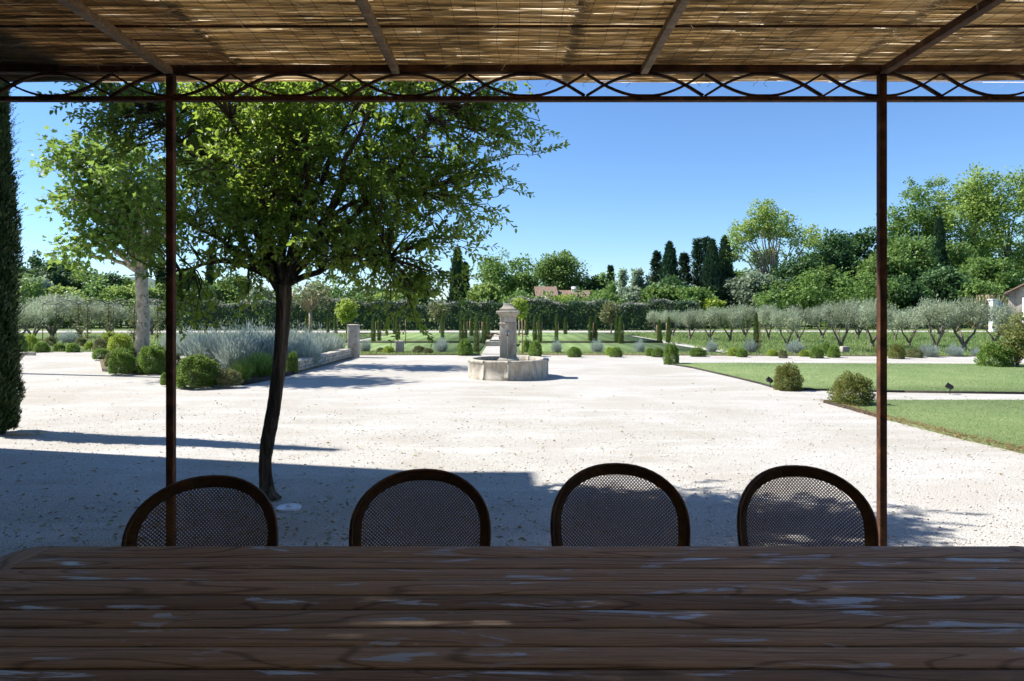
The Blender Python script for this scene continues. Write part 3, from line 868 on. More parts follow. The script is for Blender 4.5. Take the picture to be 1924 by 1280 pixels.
def make_chair(label):
    c = thing('rattan_chair', label, 'chair', group='rattan chairs along the far side of the table')
    tt = np.linspace(0, 1, 61)
    ol = np.array([chair_outline(t) for t in tt])
    MB().tube([chair_pt(x, z) for x, z in ol], 0.0085, 8).build('back_frame', M['rattan'], c, True)
    cen = np.array((0, 0.72))
    inner = []
    for x, z in ol:
        d = np.array((x, z)) - cen
        inner.append(cen + d * (1 - 0.033 / max(0.1, np.linalg.norm(d))))
    inner = np.array(inner)
    MB().tube([chair_pt(x, z) for x, z in inner], 0.0045, 6).build('inner_rim', M['rattan'], c, True)
    # wrapped border: many strands across the band
    b = MB(); arc = np.r_[0, np.cumsum(np.hypot(*np.diff(np.array([chair_outline(t) for t in np.linspace(0, 1, 401)]), axis=0).T))]
    tw = np.interp(np.linspace(0.002, 0.998, 330), arc / arc[-1], np.linspace(0, 1, 401))
    ob = np.array([chair_pt(*chair_outline(t), -0.001) for t in tw[::3]]); nb_ = len(ob)
    ib = []
    for t in tw[::3]:
        x, z = chair_outline(t); d = np.array((x, z)) - cen; q = cen + d * (1 - 0.034 / max(0.1, np.linalg.norm(d))); ib.append(chair_pt(q[0], q[1], 0.0))
    b.add(np.concatenate([ob, np.array(ib)]), [(i, i + 1, nb_ + i + 1, nb_ + i) for i in range(nb_ - 1)])
    for t in tw:
        x, z = chair_outline(t); d = np.array((x, z)) - cen; q = cen + d * (1 - 0.036 / max(0.1, np.linalg.norm(d)))
        mid = (np.array((x, z)) + q) / 2
        b.tube([chair_pt(x, z, -0.004), chair_pt(mid[0], mid[1], -0.006 - 0.002 * random.random()), chair_pt(q[0], q[1], -0.003)], 0.0026, 3, False)
    b.build('wrapped_border', M['wrap'], c, False, None, 0, 'stuff')
    # cane lattice clipped to the inner outline
    b = MB(); poly = [tuple(p) for p in inner]
    sp = 0.0132
    for sg in (1, -1):
        for k in np.arange(-1.0, 1.0, sp):
            s = np.arange(-0.55, 0.55, 0.006)
            x = s; z = 0.7 + k + sg * s
            ins = in_poly(x, z, poly)
            idx = np.where(ins)[0]
            if len(idx) < 2: continue
            for run in np.split(idx, np.where(np.diff(idx) > 1)[0] + 1):
                if len(run) < 2: continue
                run = run[:: 5] if len(run) > 6 else run
                run = np.unique(np.r_[run, idx[-1]]) if run[-1] != idx[-1] and len(idx) == idx[-1] - idx[0] + 1 else run
                if len(run) < 2: continue
                xs_, zs_ = x[run], z[run]
                q = np.array([chair_pt(a, d_, 0.0012 * sg) for a, d_ in zip(xs_, zs_)])
                w = np.array((1, 0, -sg)) / math.sqrt(2) * 0.0021
                n_ = len(q); V = np.concatenate([q + w, q - w])
                b.add(V, [(i, i + 1, n_ + i + 1, n_ + i) for i in range(n_ - 1)])
    b.build('cane_mesh', M['cane'], c, False, None, 0, 'stuff')
    # seat, arms of the frame, legs
    MB().lathe([(0.001, 0.475), (0.20, 0.475), (0.225, 0.465), (0.232, 0.45), (0.225, 0.432), (0.20, 0.428), (0.001, 0.428)], 28).build('seat', M['wrap'], c, True)
    for x, y, x2, y2 in ((-0.19, -0.17, -0.20, -0.19), (0.19, -0.17, 0.20, -0.19), (-0.18, 0.16, -0.2, 0.22), (0.18, 0.16, 0.2, 0.22)):
        MB().tube([(x, y, 0.45), (x * 1.02, y * 1.02, 0.2), (x2, y2, 0.0)], [0.014, 0.0135, 0.012], 8).build('leg', M['rattan'], c, True)
    a = np.linspace(0, 2 * np.pi, 25)
    MB().tube(np.stack([0.19 * np.cos(a), 0.18 * np.sin(a), np.full(25, 0.2)], 1), 0.008, 6).build('stretcher', M['rattan'], c, True)
    return c


chs = [(375, 895, 2.50, 5, 0.95, 'rattan cane-back chair in front of the left iron post'), (785, 883, 2.64, 0, 0.945, 'rattan cane-back chair second from left, directly below the fountain'),
       (1164, 872, 2.67, -3, 0.935, 'rattan cane-back chair third from left, partly over dappled shadow'), (1517, 876, 2.65, -6, 0.905, 'rattan cane-back chair beside the right iron post')]
proto = None
for px, top, Yd, rz, sc, lab in chs:
    o = make_chair(lab) if proto is None else copy_tree(proto)
    proto = proto or o
    o['label'] = lab
    zt_ = CAM_H - (top - HOR) / F * Yd
    o.location = ((px - 962) / F * Yd * 0.937, Yd - 0.34, 0); o.rotation_euler = (0, 0, math.radians(rz))
    k = zt_ / 0.955
    o.scale = (sc, 1, k)

# ------------------------------------------------------------------ fountain
fc = G(955, 708)
FR = 0.925
ft = thing('fountain', 'round stone fountain with square pillar and running spout', 'fountain', fc, 0)
for k in range(10):
    a0 = -math.pi / 2 + k * math.pi / 5 + 0.006; a1 = a0 + math.pi / 5 - 0.012
    prof = [(FR, 0.0), (FR, 0.05), (FR - 0.012, 0.06), (FR - 0.012, 0.35), (FR + 0.004, 0.365), (FR + 0.006, 0.40), (FR - 0.008, 0.42), (FR - 0.12, 0.42), (FR - 0.135, 0.41), (FR - 0.135, 0.05), (FR, 0.0)]
    b = MB().lathe(prof, 6, (0, 0, 0), a0, a1)
    n0 = len(prof)
    b.F.append(np.array([list(range(n0 - 1))[::-1]], dtype=np.int32)); b.F.append(np.array([[6 * n0 + q for q in range(n0 - 1)]], dtype=np.int32))
    b.build('basin_stone', M['fstone'], ft)
    aj = a0 - 0.006
    cx, cy = math.cos(aj), math.sin(aj)
    MB().box((cx * (FR - 0.072), cy * (FR - 0.072), 0.206), (0.122, 0.016, 0.408), Matrix.Rotation(aj, 3, 'Z')).build('mortar_joint', M['mortar'], ft)
MB().lathe([(0.001, 0.345), (FR - 0.137, 0.345)], 40).build('water', M['water'], ft, True)
MB().lathe([(0.001, 0.04), (FR - 0.136, 0.04)], 40).build('basin_floor', M['fstone'], ft, True)
RZ = Matrix.Rotation(math.radians(-5), 3, 'Z')
def sq(name, lev, mat):
    V = []; fs = []
    for i, (w, z) in enumerate(lev):
        for sx, sy in ((-1, -1), (1, -1), (1, 1), (-1, 1)):
            p = RZ @ Vector((sx * w / 2, sy * w / 2, z)); V.append(p)
    for i in range(len(lev) - 1):
        for j in range(4): fs.append((i * 4 + j, i * 4 + (j + 1) % 4, i * 4 + 4 + (j + 1) % 4, i * 4 + 4 + j))
    b = MB(); b.add(V, fs); L_ = (len(lev) - 1) * 4
    b.F.append(np.array([[L_, L_ + 1, L_ + 2, L_ + 3], [3, 2, 1, 0]], dtype=np.int32))
    return b.build(name, mat, ft, False, None, 0.006)
sq('plinth', [(0.46, 0.05), (0.46, 0.36), (0.44, 0.40), (0.365, 0.44)], M['fstone'])
sq('pillar', [(0.355, 0.43), (0.355, 1.205)], M['fstone'])
sq('moulding', [(0.36, 1.2), (0.40, 1.207), (0.40, 1.222), (0.36, 1.232)], M['fstone'])
sq('pillar_head', [(0.345, 1.23), (0.345, 1.36)], M['fstone'])
sq('cornice', [(0.348, 1.36), (0.37, 1.375), (0.44, 1.43), (0.50, 1.455), (0.50, 1.492), (0.47, 1.498)], M['fstone'])
sq('cap_slab', [(0.36, 1.497), (0.36, 1.55)], M['fstone'])
sq('cap', [(0.355, 1.55), (0.30, 1.563), (0.25, 1.585), (0.215, 1.612), (0.20, 1.635), (0.20, 1.655), (0.18, 1.662)], M['fstone'])
fr = RZ @ Vector((0, -0.178, 0))
b = MB().lathe([(0.001, 0.02), (0.03, 0.02), (0.05, 0.012), (0.056, 0.0)], 20)
o = b.build('spout_rose', M['metal'], ft, True); o.location = (fr.x, fr.y - 0.001, 1.0); o.rotation_euler = (math.radians(90), 0, 0)
MB().tube([(fr.x, fr.y, 1.0), (fr.x, fr.y - 0.06, 1.0), (fr.x, fr.y - 0.09, 0.985), (fr.x, fr.y - 0.098, 0.945)], [0.013, 0.013, 0.012, 0.014], 8).build('spout', M['dark'], ft, True)
MB().tube([(fr.x, fr.y - 0.098, 0.95), (fr.x, fr.y - 0.102, 0.75), (fr.x + 0.002, fr.y - 0.104, 0.5), (fr.x, fr.y - 0.105, 0.34)], [0.007, 0.006, 0.007, 0.008], 6).build('water_jet', M['stream'], ft, True)

# ------------------------------------------------------------------ low stone wall, pillar, block, cover
A = Vector((-5.13, 16.3, 0)); Bv = Vector((-4.99, 21.35, 0))
wl = thing('stone_wall', 'low rubble stone wall holding the lavender bed', 'wall', A)
dv = Bv - A; ln = dv.length; ang = math.atan2(dv.y, dv.x)
wl.rotation_euler = (0, 0, ang)
MB().box((ln / 2, 0.17, 0.13), (ln - 0.04, 0.16, 0.26)).build('core', M['mortar'], wl)
z = 0.0
for row in range(3):
    h = (0.11, 0.10, 0.09)[row]; s = 0.0
    while s < ln - 0.05:
        L_ = min(0.18 + 0.28 * random.random(), ln - s)
        d_ = 0.26 + 0.03 * random.random()
        V = np.array([(sx * L_ * 0.48 + R.normal(0, 0.008), sy * d_ / 2 + R.normal(0, 0.008), sz * h * 0.47 + R.normal(0, 0.006)) for sz in (-1, 1) for sx, sy in ((-1, -1), (1, -1), (1, 1), (-1, 1))])
        b = MB(); b.add(V, [(0, 3, 2, 1), (4, 5, 6, 7), (0, 1, 5, 4), (1, 2, 6, 5), (2, 3, 7, 6), (3, 0, 4, 7)])
        b.build('stone', M['rubble'], wl, False, (s + L_ / 2, 0.17, z + h / 2), 0.012)
        s += L_
    z += h
pl = thing('stone_pillar', 'upright stone gate pillar at the end of the low wall', 'pillar', (-5.02, 21.65, 0))
MB().box((0, 0, 0.5), (0.33, 0.30, 1.0)).build('shaft', M['rubble'], pl, False, None, 0.03)
MB().box((0, 0, 1.025), (0.345, 0.315, 0.05)).build('cap_stone', M['fstone'], pl, False, None, 0.02)
p = G(751, 664)
bk = thing('stone_block', 'short square stone block standing in the border', 'stone block', p)
MB().box((0, 0, 0.2), (0.27, 0.27, 0.4)).build('body', M['rubble'], bk, False, None, 0.02)
MB().box((0, 0, 0.415), (0.285, 0.285, 0.03)).build('top_slab', M['fstone'], bk, False, None, 0.008)
p = G(542, 956)
cv = thing('ground_cover', 'white round plastic cover lying on the gravel by the trunk', 'drain cover', p)
MB().lathe([(0.095, 0.0), (0.095, 0.012), (0.088, 0.018), (0.08, 0.015), (0.001, 0.016)], 28).build('lid', M['plastic'], cv, True)
MB().box((0.0, 0.0, 0.022), (0.035, 0.012, 0.012)).build('grip', M['plastic'], cv, False, None, 0.003)
p = G(52, 816)
tag(MB().prism([(-0.2, -0.1), (0.15, -0.12), (0.22, 0.05), (0.05, 0.12), (-0.18, 0.1)], 0, 0.035).build('stone_slab', M['fstone'], None, False, p, 0.008), 'flat pale stone slab at the foot of the tall cypress', 'stone slab')
p = G(50, 668)
tag(MB().box((0, 0, 0.05), (0.55, 0.12, 0.12)).build('kerb_stone', M['rubble'], None, False, p, 0.015), 'grey kerb stone lying at the far left gravel edge', 'kerb')
p = G(1587, 664)
tag(MB().box((0, 0, 0.12), (0.24, 0.22, 0.24)).build('utility_box', M['greystone'], None, False, p, 0.01), 'small grey box standing beside an olive trunk', 'box')
p = P(1073 - 120, 0, 1)
# pool and benches at the end of the garden path
po = thing('garden_pool', 'low stone pool at the end of the garden path', 'pool', (-0.45, 29.2, 0))
for (c, d) in (((0, -0.75, 0.09), (1.3, 0.16, 0.2)), ((0, 0.75, 0.09), (1.3, 0.16, 0.2)), ((-0.57, 0, 0.09), (0.16, 1.33, 0.2)), ((0.57, 0, 0.09), (0.16, 1.33, 0.2))):
    MB().box(c, d).build('rim_stone', M['fstone'], po, False, None, 0.012)
MB().box((0, 0, 0.06), (0.97, 1.33, 0.1)).build('water', M['water'], po)
for px, lab in ((927, 'curved rusty iron bench left of the fountain pillar'), (977, 'curved rusty iron bench right of the fountain pillar')):
    q = G(px, 644)
    bn = thing('iron_bench', lab, 'bench', q, group='curved iron benches')
    for s in (-0.25, 0.25):
        MB().tube([(-0.35, s, 0.05), (-0.3, s, 0.3), (0, s, 0.42), (0.3, s, 0.36), (0.38, s, 0.25)], 0.018, 6).build('arm_rail', M['rust'], bn, True)
        for xx in (-0.28, 0.28): MB().tube([(xx, s, 0), (xx * 0.95, s, 0.3)], 0.016, 6).build('leg', M['rust'], bn)
    for i in range(5): MB().box((-0.26 + i * 0.13, 0, 0.3), (0.09, 0.5, 0.02)).build('slat', M['rafter'], bn)

# garden spotlights
for px, py, lab in ((1447, 728, 'black garden spotlight beside the rounded shrub on the larger lawn'), (1604, 762, 'black garden spotlight in front of the biggest lawn shrub'), (1785, 741, 'black garden spotlight alone at the lawn edge right of the post')):
    q = G(px, py)
    sp = thing('garden_spotlight', lab, 'spotlight', q + Vector((0, 0, 0.02)), group='garden spotlights')
    MB().tube([(0, 0, -0.02), (0, 0, 0.10)], 0.008, 6).build('spike', M['dark'], sp)
    b = MB().lathe([(0.001, -0.07), (0.035, -0.068), (0.05, -0.05), (0.055, 0.05), (0.062, 0.055), (0.062, 0.075), (0.05, 0.076), (0.045, 0.06), (0.001, 0.058)], 16)
    h = b.build('lamp_head', M['dark'], sp, True); h.scale = (0.8, 0.8, 0.8); h.location = (0, 0, 0.12); h.rotation_euler = (math.radians(-62), 0, math.radians(40))
    MB().box((0, 0, 0.10), (0.13, 0.012, 0.03)).build('bracket', M['dark'], sp)


# ------------------------------------------------------------------ foliage generators
def sample_lobes(lobes, n, shell=2.4):
    w = np.array([l[1][0] * l[1][1] * l[1][2] for l in lobes]) ** 0.8; w /= w.sum()
    idx = R.choice(len(lobes), n, p=w)
    c = np.array([l[0] for l in lobes])[idx]; r = np.array([l[1] for l in lobes])[idx]
    d = rdir(n); rad = R.random(n) ** (1 / shell)
    return c + d * r * rad[:, None], d, idx


def clump_crown(b, lobes, nclump, nleaf, crad, L, W, up=0.5, simple=True, flat=0.7, shell=2.6, droop=0.0):
    cc, dd, _ = sample_lobes(lobes, nclump, shell)
    per = max(1, nleaf // nclump)
    k = np.repeat(np.arange(nclump), per); n = len(k)
    cr = crad * (0.6 + 0.8 * R.random(nclump))
    off = rdir(n) * (R.random(n) ** 0.45)[:, None] * 0.92 * cr[k][:, None]; off[:, 2] *= flat
    c = cc[k] + off
    d = unit(unit(off) * 0.8 + R.normal(0, 0.6, (n, 3)) + np.array((0, 0, -droop)))
    nr = unit(dd[k] * 0.45 + unit(off) * 0.3 + np.array((0, 0, up)) + R.normal(0, 0.45, (n, 3)))
    sz = 0.6 + 0.8 * R.random(n)
    b.leaves(c, d, nr, L * sz, W * sz, 0.12, simple)
    return cc


def limb(b, a, e, r0, r1, n=7, wob=0.06, sag=0.0):
    a = np.array(a, float); e = np.array(e, float); ln = np.linalg.norm(e - a)
    t = np.linspace(0, 1, n)[:, None]
    p = a + (e - a) * t + np.sin(t * np.pi) * np.array((0, 0, ln * sag)) + np.cumsum(R.normal(0, wob * ln / n, (n, 3)), 0) * np.sin(t * np.pi)
    b.tube(p, np.linspace(r0, r1, n), 6 if r0 < 0.03 else 8)
    return p


# ---- foreground tree
ft_base = Vector((-1.985, 5.55, 0))
tr = thing('shade_tree', 'leafy shade tree with dark twisting trunk just beyond the chairs', 'tree', ft_base)
Yt = 5.55
b = MB()
path = [(503, 945, .062), (500, 905, .058), (498, 870, .056), (503, 830, .060), (512, 790, .062), (519, 740, .058), (525, 690, .060), (529, 640, .062), (531, 590, .066), (532, 555, .070), (531, 530, .066)]
pw = [P(x, y, Yt + 0.02 * math.sin(i)) for i, (x, y, r) in enumerate(path)]
pw[0].z = -0.02
# a smoothed, slightly fluted trunk
PW = np.array([tuple(p) for p in pw]); rr = np.array([q[2] for q in path]) * 0.88
tq = np.linspace(0, len(PW) - 1, 44)
PWs = np.stack([np.interp(tq, np.arange(len(PW)), PW[:, i]) for i in range(3)], 1)
ker = np.array([1, 2, 3, 2, 1]) / 9
for i in range(3):
    q = np.pad(PWs[:, i], 2, mode='edge'); PWs[:, i] = np.convolve(q, ker, 'valid')
rs = np.interp(tq, np.arange(len(rr)), rr) + 0.055 * np.exp(-tq / 0.35)
b.tube(PWs, rs, 18)
vv = b.V[0]
for i in range(44):
    a = np.arange(18) / 18 * 2 * np.pi
    k = 1 + 0.10 * np.sin(3 * a + i * 0.13) + 0.07 * np.sin(5 * a - i * 0.09) + 0.03 * R.normal(size=18)
    vv[i * 18:(i + 1) * 18] = PWs[i] + (vv[i * 18:(i + 1) * 18] - PWs[i]) * k[:, None]
fork = PWs[-2]
lobes = [((-1.65, 5.6, 2.72), (1.05, 1.1, 0.95)), ((-1.25, 5.6, 3.25), (1.15, 1.1, 0.85)), ((-2.35, 5.6, 3.15), (0.9, 0.95, 0.75)),
         ((-1.95, 5.5, 2.15), (0.85, 0.8, 0.42)), ((-0.95, 5.5, 2.35), (0.62, 0.7, 0.5)), ((-0.6, 5.5, 3.0), (0.5, 0.6, 0.45)),
         ((-0.10, 5.5, 3.10), (0.28, 0.3, 0.16)), ((-0.35, 5.5, 2.78), (0.25, 0.3, 0.14)), ((-3.15, 5.6, 3.05), (0.30, 0.4, 0.30)),
         ((-2.55, 5.4, 1.68), (0.26, 0.3, 0.22)), ((-0.85, 5.4, 1.80), (0.36, 0.3, 0.2)), ((-2.2, 5.3, 1.95), (0.7, 0.6, 0.28)), ((-1.35, 5.3, 2.05), (0.7, 0.6, 0.3)), ((-2.8, 5.6, 3.0), (0.4, 0.6, 0.3)), ((-1.5, 5.5, 4.0), (0.95, 0.9, 0.4)), ((-2.4, 5.5, 2.4), (0.3, 0.5, 0.3))]
LC = MB()
tips = []
seeds = [((-2.75, 5.3, 3.1)), (-2.2, 5.9, 3.6), (-1.6, 5.3, 3.8), (-1.1, 5.8, 3.7), (-0.55, 5.4, 3.15), (-0.75, 5.6, 2.5), (-0.95, 5.3, 1.95), (-2.55, 5.5, 2.2), (-2.6, 5.35, 1.85),
         (-1.5, 4.9, 2.7), (-2.0, 4.85, 2.9), (-1.7, 6.3, 3.0), (-0.9, 5.1, 3.2), (-2.5, 5.9, 2.8), (-1.25, 5.9, 2.9), (-1.75, 5.3, 3.3)]
mains = []
for s in seeds:
    p = limb(b, fork + R.normal(0, 0.012, 3), s, 0.030, 0.010, 10, 0.22, 0.06 if s[2] > 2.3 else 0.12)
    mains.append(p)
b.tube([fork + np.array((-0.02, 0, -0.05)), fork + np.array((-0.10, 0, 0.08)), fork + np.array((-0.17, -0.02, 0.26))], [0.04, 0.034, 0.026], 8)
mp = np.concatenate([m[3:] for m in mains])
ck, _, li = sample_lobes(lobes, 190, 2.3)
ck = ck[~((ck[:, 0] < -2.62) & (ck[:, 2] < 2.85)) & ~((ck[:, 0] < -2.2) & (ck[:, 2] < 1.95))]
ck = np.concatenate([ck, np.array([(-0.05, 5.5, 3.06), (-0.15, 5.5, 2.98), (-0.04, 5.5, 2.80), (-0.25, 5.45, 2.72), (-0.35, 5.5, 2.42), (-0.5, 5.4, 2.1), (-0.62, 5.4, 1.82), (-0.8, 5.35, 1.72), (-1.0, 5.3, 1.85), (-2.6, 5.35, 1.58), (-2.42, 5.3, 1.74), (-3.2, 5.55, 3.15), (-3.0, 5.5, 3.3)])])
cc = np.concatenate([c + R.normal(0, 1, (6, 3)) * np.array((0.13, 0.13, 0.09)) for c in ck])
twc, twd = [], []
for c in cc:
    d = np.linalg.norm(mp - c, axis=1) + 0.35 * np.maximum(0, mp[:, 2] - c[2] + 0.15)
    a = mp[np.argmin(d)]
    if np.linalg.norm(a - c) < 0.05: continue
    p = limb(b, a, c, 0.0075, 0.0025, 5, 0.20, 0.05)
    # leafy spray: several twigs from the end of the branchlet
    for j in range(3):
        st = p[R.integers(2, 5)]
        dr = unit((c - a) / np.linalg.norm(c - a) * 0.8 + R.normal(0, 0.55, 3) + np.array((0, 0, 0.1)))
        ln = 0.16 + 0.16 * R.random()
        en = st + dr * ln
        b.tube([st, st + dr * ln * 0.5 + R.normal(0, 0.008, 3), en], [0.003, 0.002, 0.0012], 3, False)
        nl = 15
        tpos = np.linspace(0.12, 1.02, nl)[:, None]
        base = st + dr * ln * tpos
        side = unit(np.cross(dr, R.normal(0, 1, 3)))
        az = np.arange(nl) * 2.4 + R.random() * 6
        o2 = np.cross(dr, side)
        ld = dr * 0.75 + (np.cos(az)[:, None] * side + np.sin(az)[:, None] * o2) * 0.85 + R.normal(0, 0.15, (nl, 3))
        ln_ = 0.034 + 0.024 * R.random(nl)
        LC.leaves(base, ld, unit(np.array((0, 0, 1.0)) + R.normal(0, 0.55, (nl, 3))), ln_, ln_ * 0.52, 0.16)
def local(o, root):
    o.matrix_parent_inverse = Matrix.Translation(-Vector(root.location)); return o
local(b.build('trunk', M['bark'], tr, True), tr)
local(LC.build('crown', M['L_fore'], tr), tr)


# ---- plane trees
def plane_leafs(b, c, d, nrm, L):
    """five-lobed leaves"""
    n = len(c); d = unit(d); sd = unit(np.cross(d, nrm)); nn = np.cross(sd, d)
    prof = [(0, 0), (0.45, 0.05), (0.30, 0.28), (0.52, 0.55), (0.22, 0.55), (0, 1.0), (-0.22, 0.55), (-0.52, 0.55), (-0.30, 0.28), (-0.45, 0.05)]
    V = np.stack([c + sd * (x * L)[:, None] + d * (y * L)[:, None] + nn * (abs(x) * 0.25 * L)[:, None] for x, y in prof], 1)
    i = np.arange(n)[:, None] * 10
    q = [(0, 1, 2, 5), (2, 3, 4, 5), (5, 6, 7, 8), (5, 8, 9, 0)]
    b.add(V.reshape(-1, 3), np.concatenate([i + np.array([t]) for t in q]))


def plane_tree(label, base, tpts, trad, lobes, nclump, per, leaf=0.15):
    root = thing('plane_tree', label, 'tree', base, group='plane trees beside the gravel court')
    b = MB(); b.tube(tpts, trad, 14)
    fk = np.array(tpts[-1])
    cc, dd, _ = sample_lobes(lobes, nclump, 2.0)
    mains = [limb(b, fk - np.array((0, 0, 0.1)), c, 0.075, 0.02, 8, 0.2, 0.04) for c in [np.array(l[0]) + R.normal(0, 0.2, 3) for l in lobes]]
    mp = np.concatenate([m[2:] for m in mains]); LCp = MB()
    cs, ds, ns, Ls = [], [], [], []
    for c in cc:
        a = mp[np.argmin(np.linalg.norm(mp - c, axis=1))]
        limb(b, a, c, 0.016, 0.004, 5, 0.2)
        off = R.normal(0, 0.24, (per, 3)); off[:, 2] *= 0.7
        cs.append(c + off); ds.append(unit(off) + R.normal(0, 0.5, (per, 3)) - np.array((0, 0, 0.3)))
        ns.append(unit(np.array((0, 0, 1.0)) + R.normal(0, 0.6, (per, 3)))); Ls.append(leaf * (0.6 + 0.6 * R.random(per)))
    plane_leafs(LCp, np.concatenate(cs), np.concatenate(ds), np.concatenate(ns), np.concatenate(Ls))
    local(b.build('trunk', M['bark_plane'], root, True), root); local(LCp.build('crown', M['L_plane'], root), root)
    return root


Yp = 19.0
tp_ = [P(267, 692, Yp), P(266, 660, Yp), P(270, 600, Yp), P(267, 550, Yp), P(265, 505, Yp)]
tp_[0].z = -0.05
lob = [(tuple(P(x, y, Yp + dy)), (r, r * 0.95, r * 0.75)) for x, y, dy, r in ((150, 295, 0, 0.85), (180, 370, .6, 1.0), (250, 330, -.4, 1.05), (240, 410, .2, 1.1), (140, 395, -.3, 0.55), (300, 370, -.7, 0.7), (215, 285, .4, 0.65), (305, 440, .5, 0.5), (180, 450, -.2, 0.6), (400, 320, .3, 0.8), (430, 250, 0, 0.9), (150, 486, 0.2, 0.55), (280, 460, 0, 0.6))]
plane_tree('plane tree with mottled pale trunk in the left bed', Vector((tp_[1].x, Yp, 0)), tp_, [0.22, 0.185, 0.165, 0.16, 0.17], lob, 200, 40, 0.17)
tp2 = [Vector((-13.3, 16.6, -0.05)), Vector((-13.25, 16.6, 3.0)), Vector((-13.0, 16.5, 6.2))]
plane_tree('tall plane tree past the left edge, only its leaves near the frieze', Vector((-13.3, 16.6, 0)), tp2, [0.13, 0.10, 0.09], [((-11.7, 16.2, 8.9), (1.2, 1.0, 0.8)), ((-12.7, 16.5, 9.3), (1.2, 1.2, 1.0)), ((-13.6, 16.4, 8.6), (1.0, 1.1, 0.9))], 130, 36, 0.17)


# ---- columnar cypress
def cypress(b, h, r, n, L, W, base=0.15, tip=0.75, sprays=0, lump=0.22, pw_=2.2):
    u = R.random(n) ** 1.1; a = R.random(n) * 2 * np.pi
    prof = np.clip(np.minimum(1.0, (u + 0.22) * 3.2) * (1 - u ** pw_) ** tip, 0.02, 1)
    lum = 1 + lump * np.sin(a * 3 + u * 23) * np.sin(u * 37 + a * 2) + R.normal(0, 0.09, n)
    rad = r * prof * lum * (1 - 0.55 * R.random(n) ** 2.5)
    z = base + u * (h - base)
    c = np.stack([rad * np.cos(a), rad * np.sin(a), z], 1)
    out = np.stack([np.cos(a), np.sin(a), np.zeros(n)], 1)
    d = unit(out * 0.55 + np.array((0, 0, 1.0)) + R.normal(0, 0.32, (n, 3)))
    nr = unit(out + R.normal(0, 0.5, (n, 3)))
    s = 0.6 + 0.8 * R.random(n)
    b.leaves(c, d, nr, L * s, W * s, 0.15, True)
    if sprays:
        for _ in range(sprays):
            uu = R.random() ** 1.1; aa = R.random() * 6.283
            rr_ = r * min(1, (uu + 0.12) * 3.2) * (1 - uu ** 2.2) ** tip * 0.9
            st = np.array((rr_ * math.cos(aa), rr_ * math.sin(aa), base + uu * (h - base)))
            dr = unit(np.array((math.cos(aa) * 0.7, math.sin(aa) * 0.7, 0.9)) + R.normal(0, 0.25, 3)); ln = 0.10 + 0.16 * R.random()
            m = 26; t = R.random(m)[:, None]
            b.leaves(st + dr * ln * t, dr + R.normal(0, 0.45, (m, 3)), rdir(m), 0.035 * (1.3 - t[:, 0]), 0.007, 0.1, True)


cy = thing('tall_cypress', 'tall dark cypress cut by the left edge of the picture', 'tree', (-6.38, 8.46, 0))
b = MB(); cypress(b, 5.0, 0.20, 44000, 0.062, 0.018, 0.03, 0.85, 1100, 0.35); b.build('crown', M['L_cyp'], cy)
MB().tube([(0, 0, -0.03), (0.01, 0, 1.5), (0, 0.01, 3.5), (0, 0, 4.8)], [0.09, 0.07, 0.035, 0.01], 8).build('trunk', M['bark'], cy, True)

# ---- slim young cypresses with stakes on the far lawn
YC = [(576, 592, 626), (616, 592, 626), (630, 592, 628), (701, 594, 645), (712, 596, 644), (741, 592, 631), (747, 592, 641), (831, 590, 639), (867, 592, 645), (873, 594, 643), (886, 595, 634), (895, 592, 665),
      (910, 594, 647), (917, 595, 640), (990, 595, 632), (1005, 595, 644), (1014, 594, 646), (1045, 592, 644), (1062, 597, 631), (1110, 597, 644), (1119, 597, 644), (1159, 595, 645), (1166, 596, 647), (1240, 602, 645), (1256, 597, 646), (1420, 590, 661)]
cm = []
for k in range(3):
    b = MB(); cypress(b, 1.4, 0.066, 2200, 0.065, 0.017, 0.04, 1.0, 0, 0.2, 3.0)
    cm.append(b.mesh('crown', M['L_ycyp']))
cst = MB().tube([(0.10, -0.03, -0.02), (0.102, -0.03, 1.12)], 0.016, 6).mesh('stake', M['stake'])
ctr = MB().tube([(0, 0, -0.02), (0, 0, 0.5)], [0.018, 0.012], 6).mesh('trunk', M['bark_olive'])
for i, (px, t, bt) in enumerate(YC):
    q = G(px, bt); h = CAM_H - (t - HOR) / F * q.y
    r = thing('young_cypress', 'slim staked young cypress on the far lawn, %s from the left' % ORD[i], 'tree', q, R.random() * 6.28, 'young cypresses on the far lawn')
    k = h / 1.4
    r.scale = (0.85 + 0.4 * R.random(), 0.85 + 0.4 * R.random(), k)
    r.rotation_euler = (R.normal(0, 0.012), R.normal(0, 0.012), R.choice([0.0, 0.35, -0.3, 2.9]))
    link('crown', cm[i % 3], r); link('stake', cst, r); link('trunk', ctr, r)

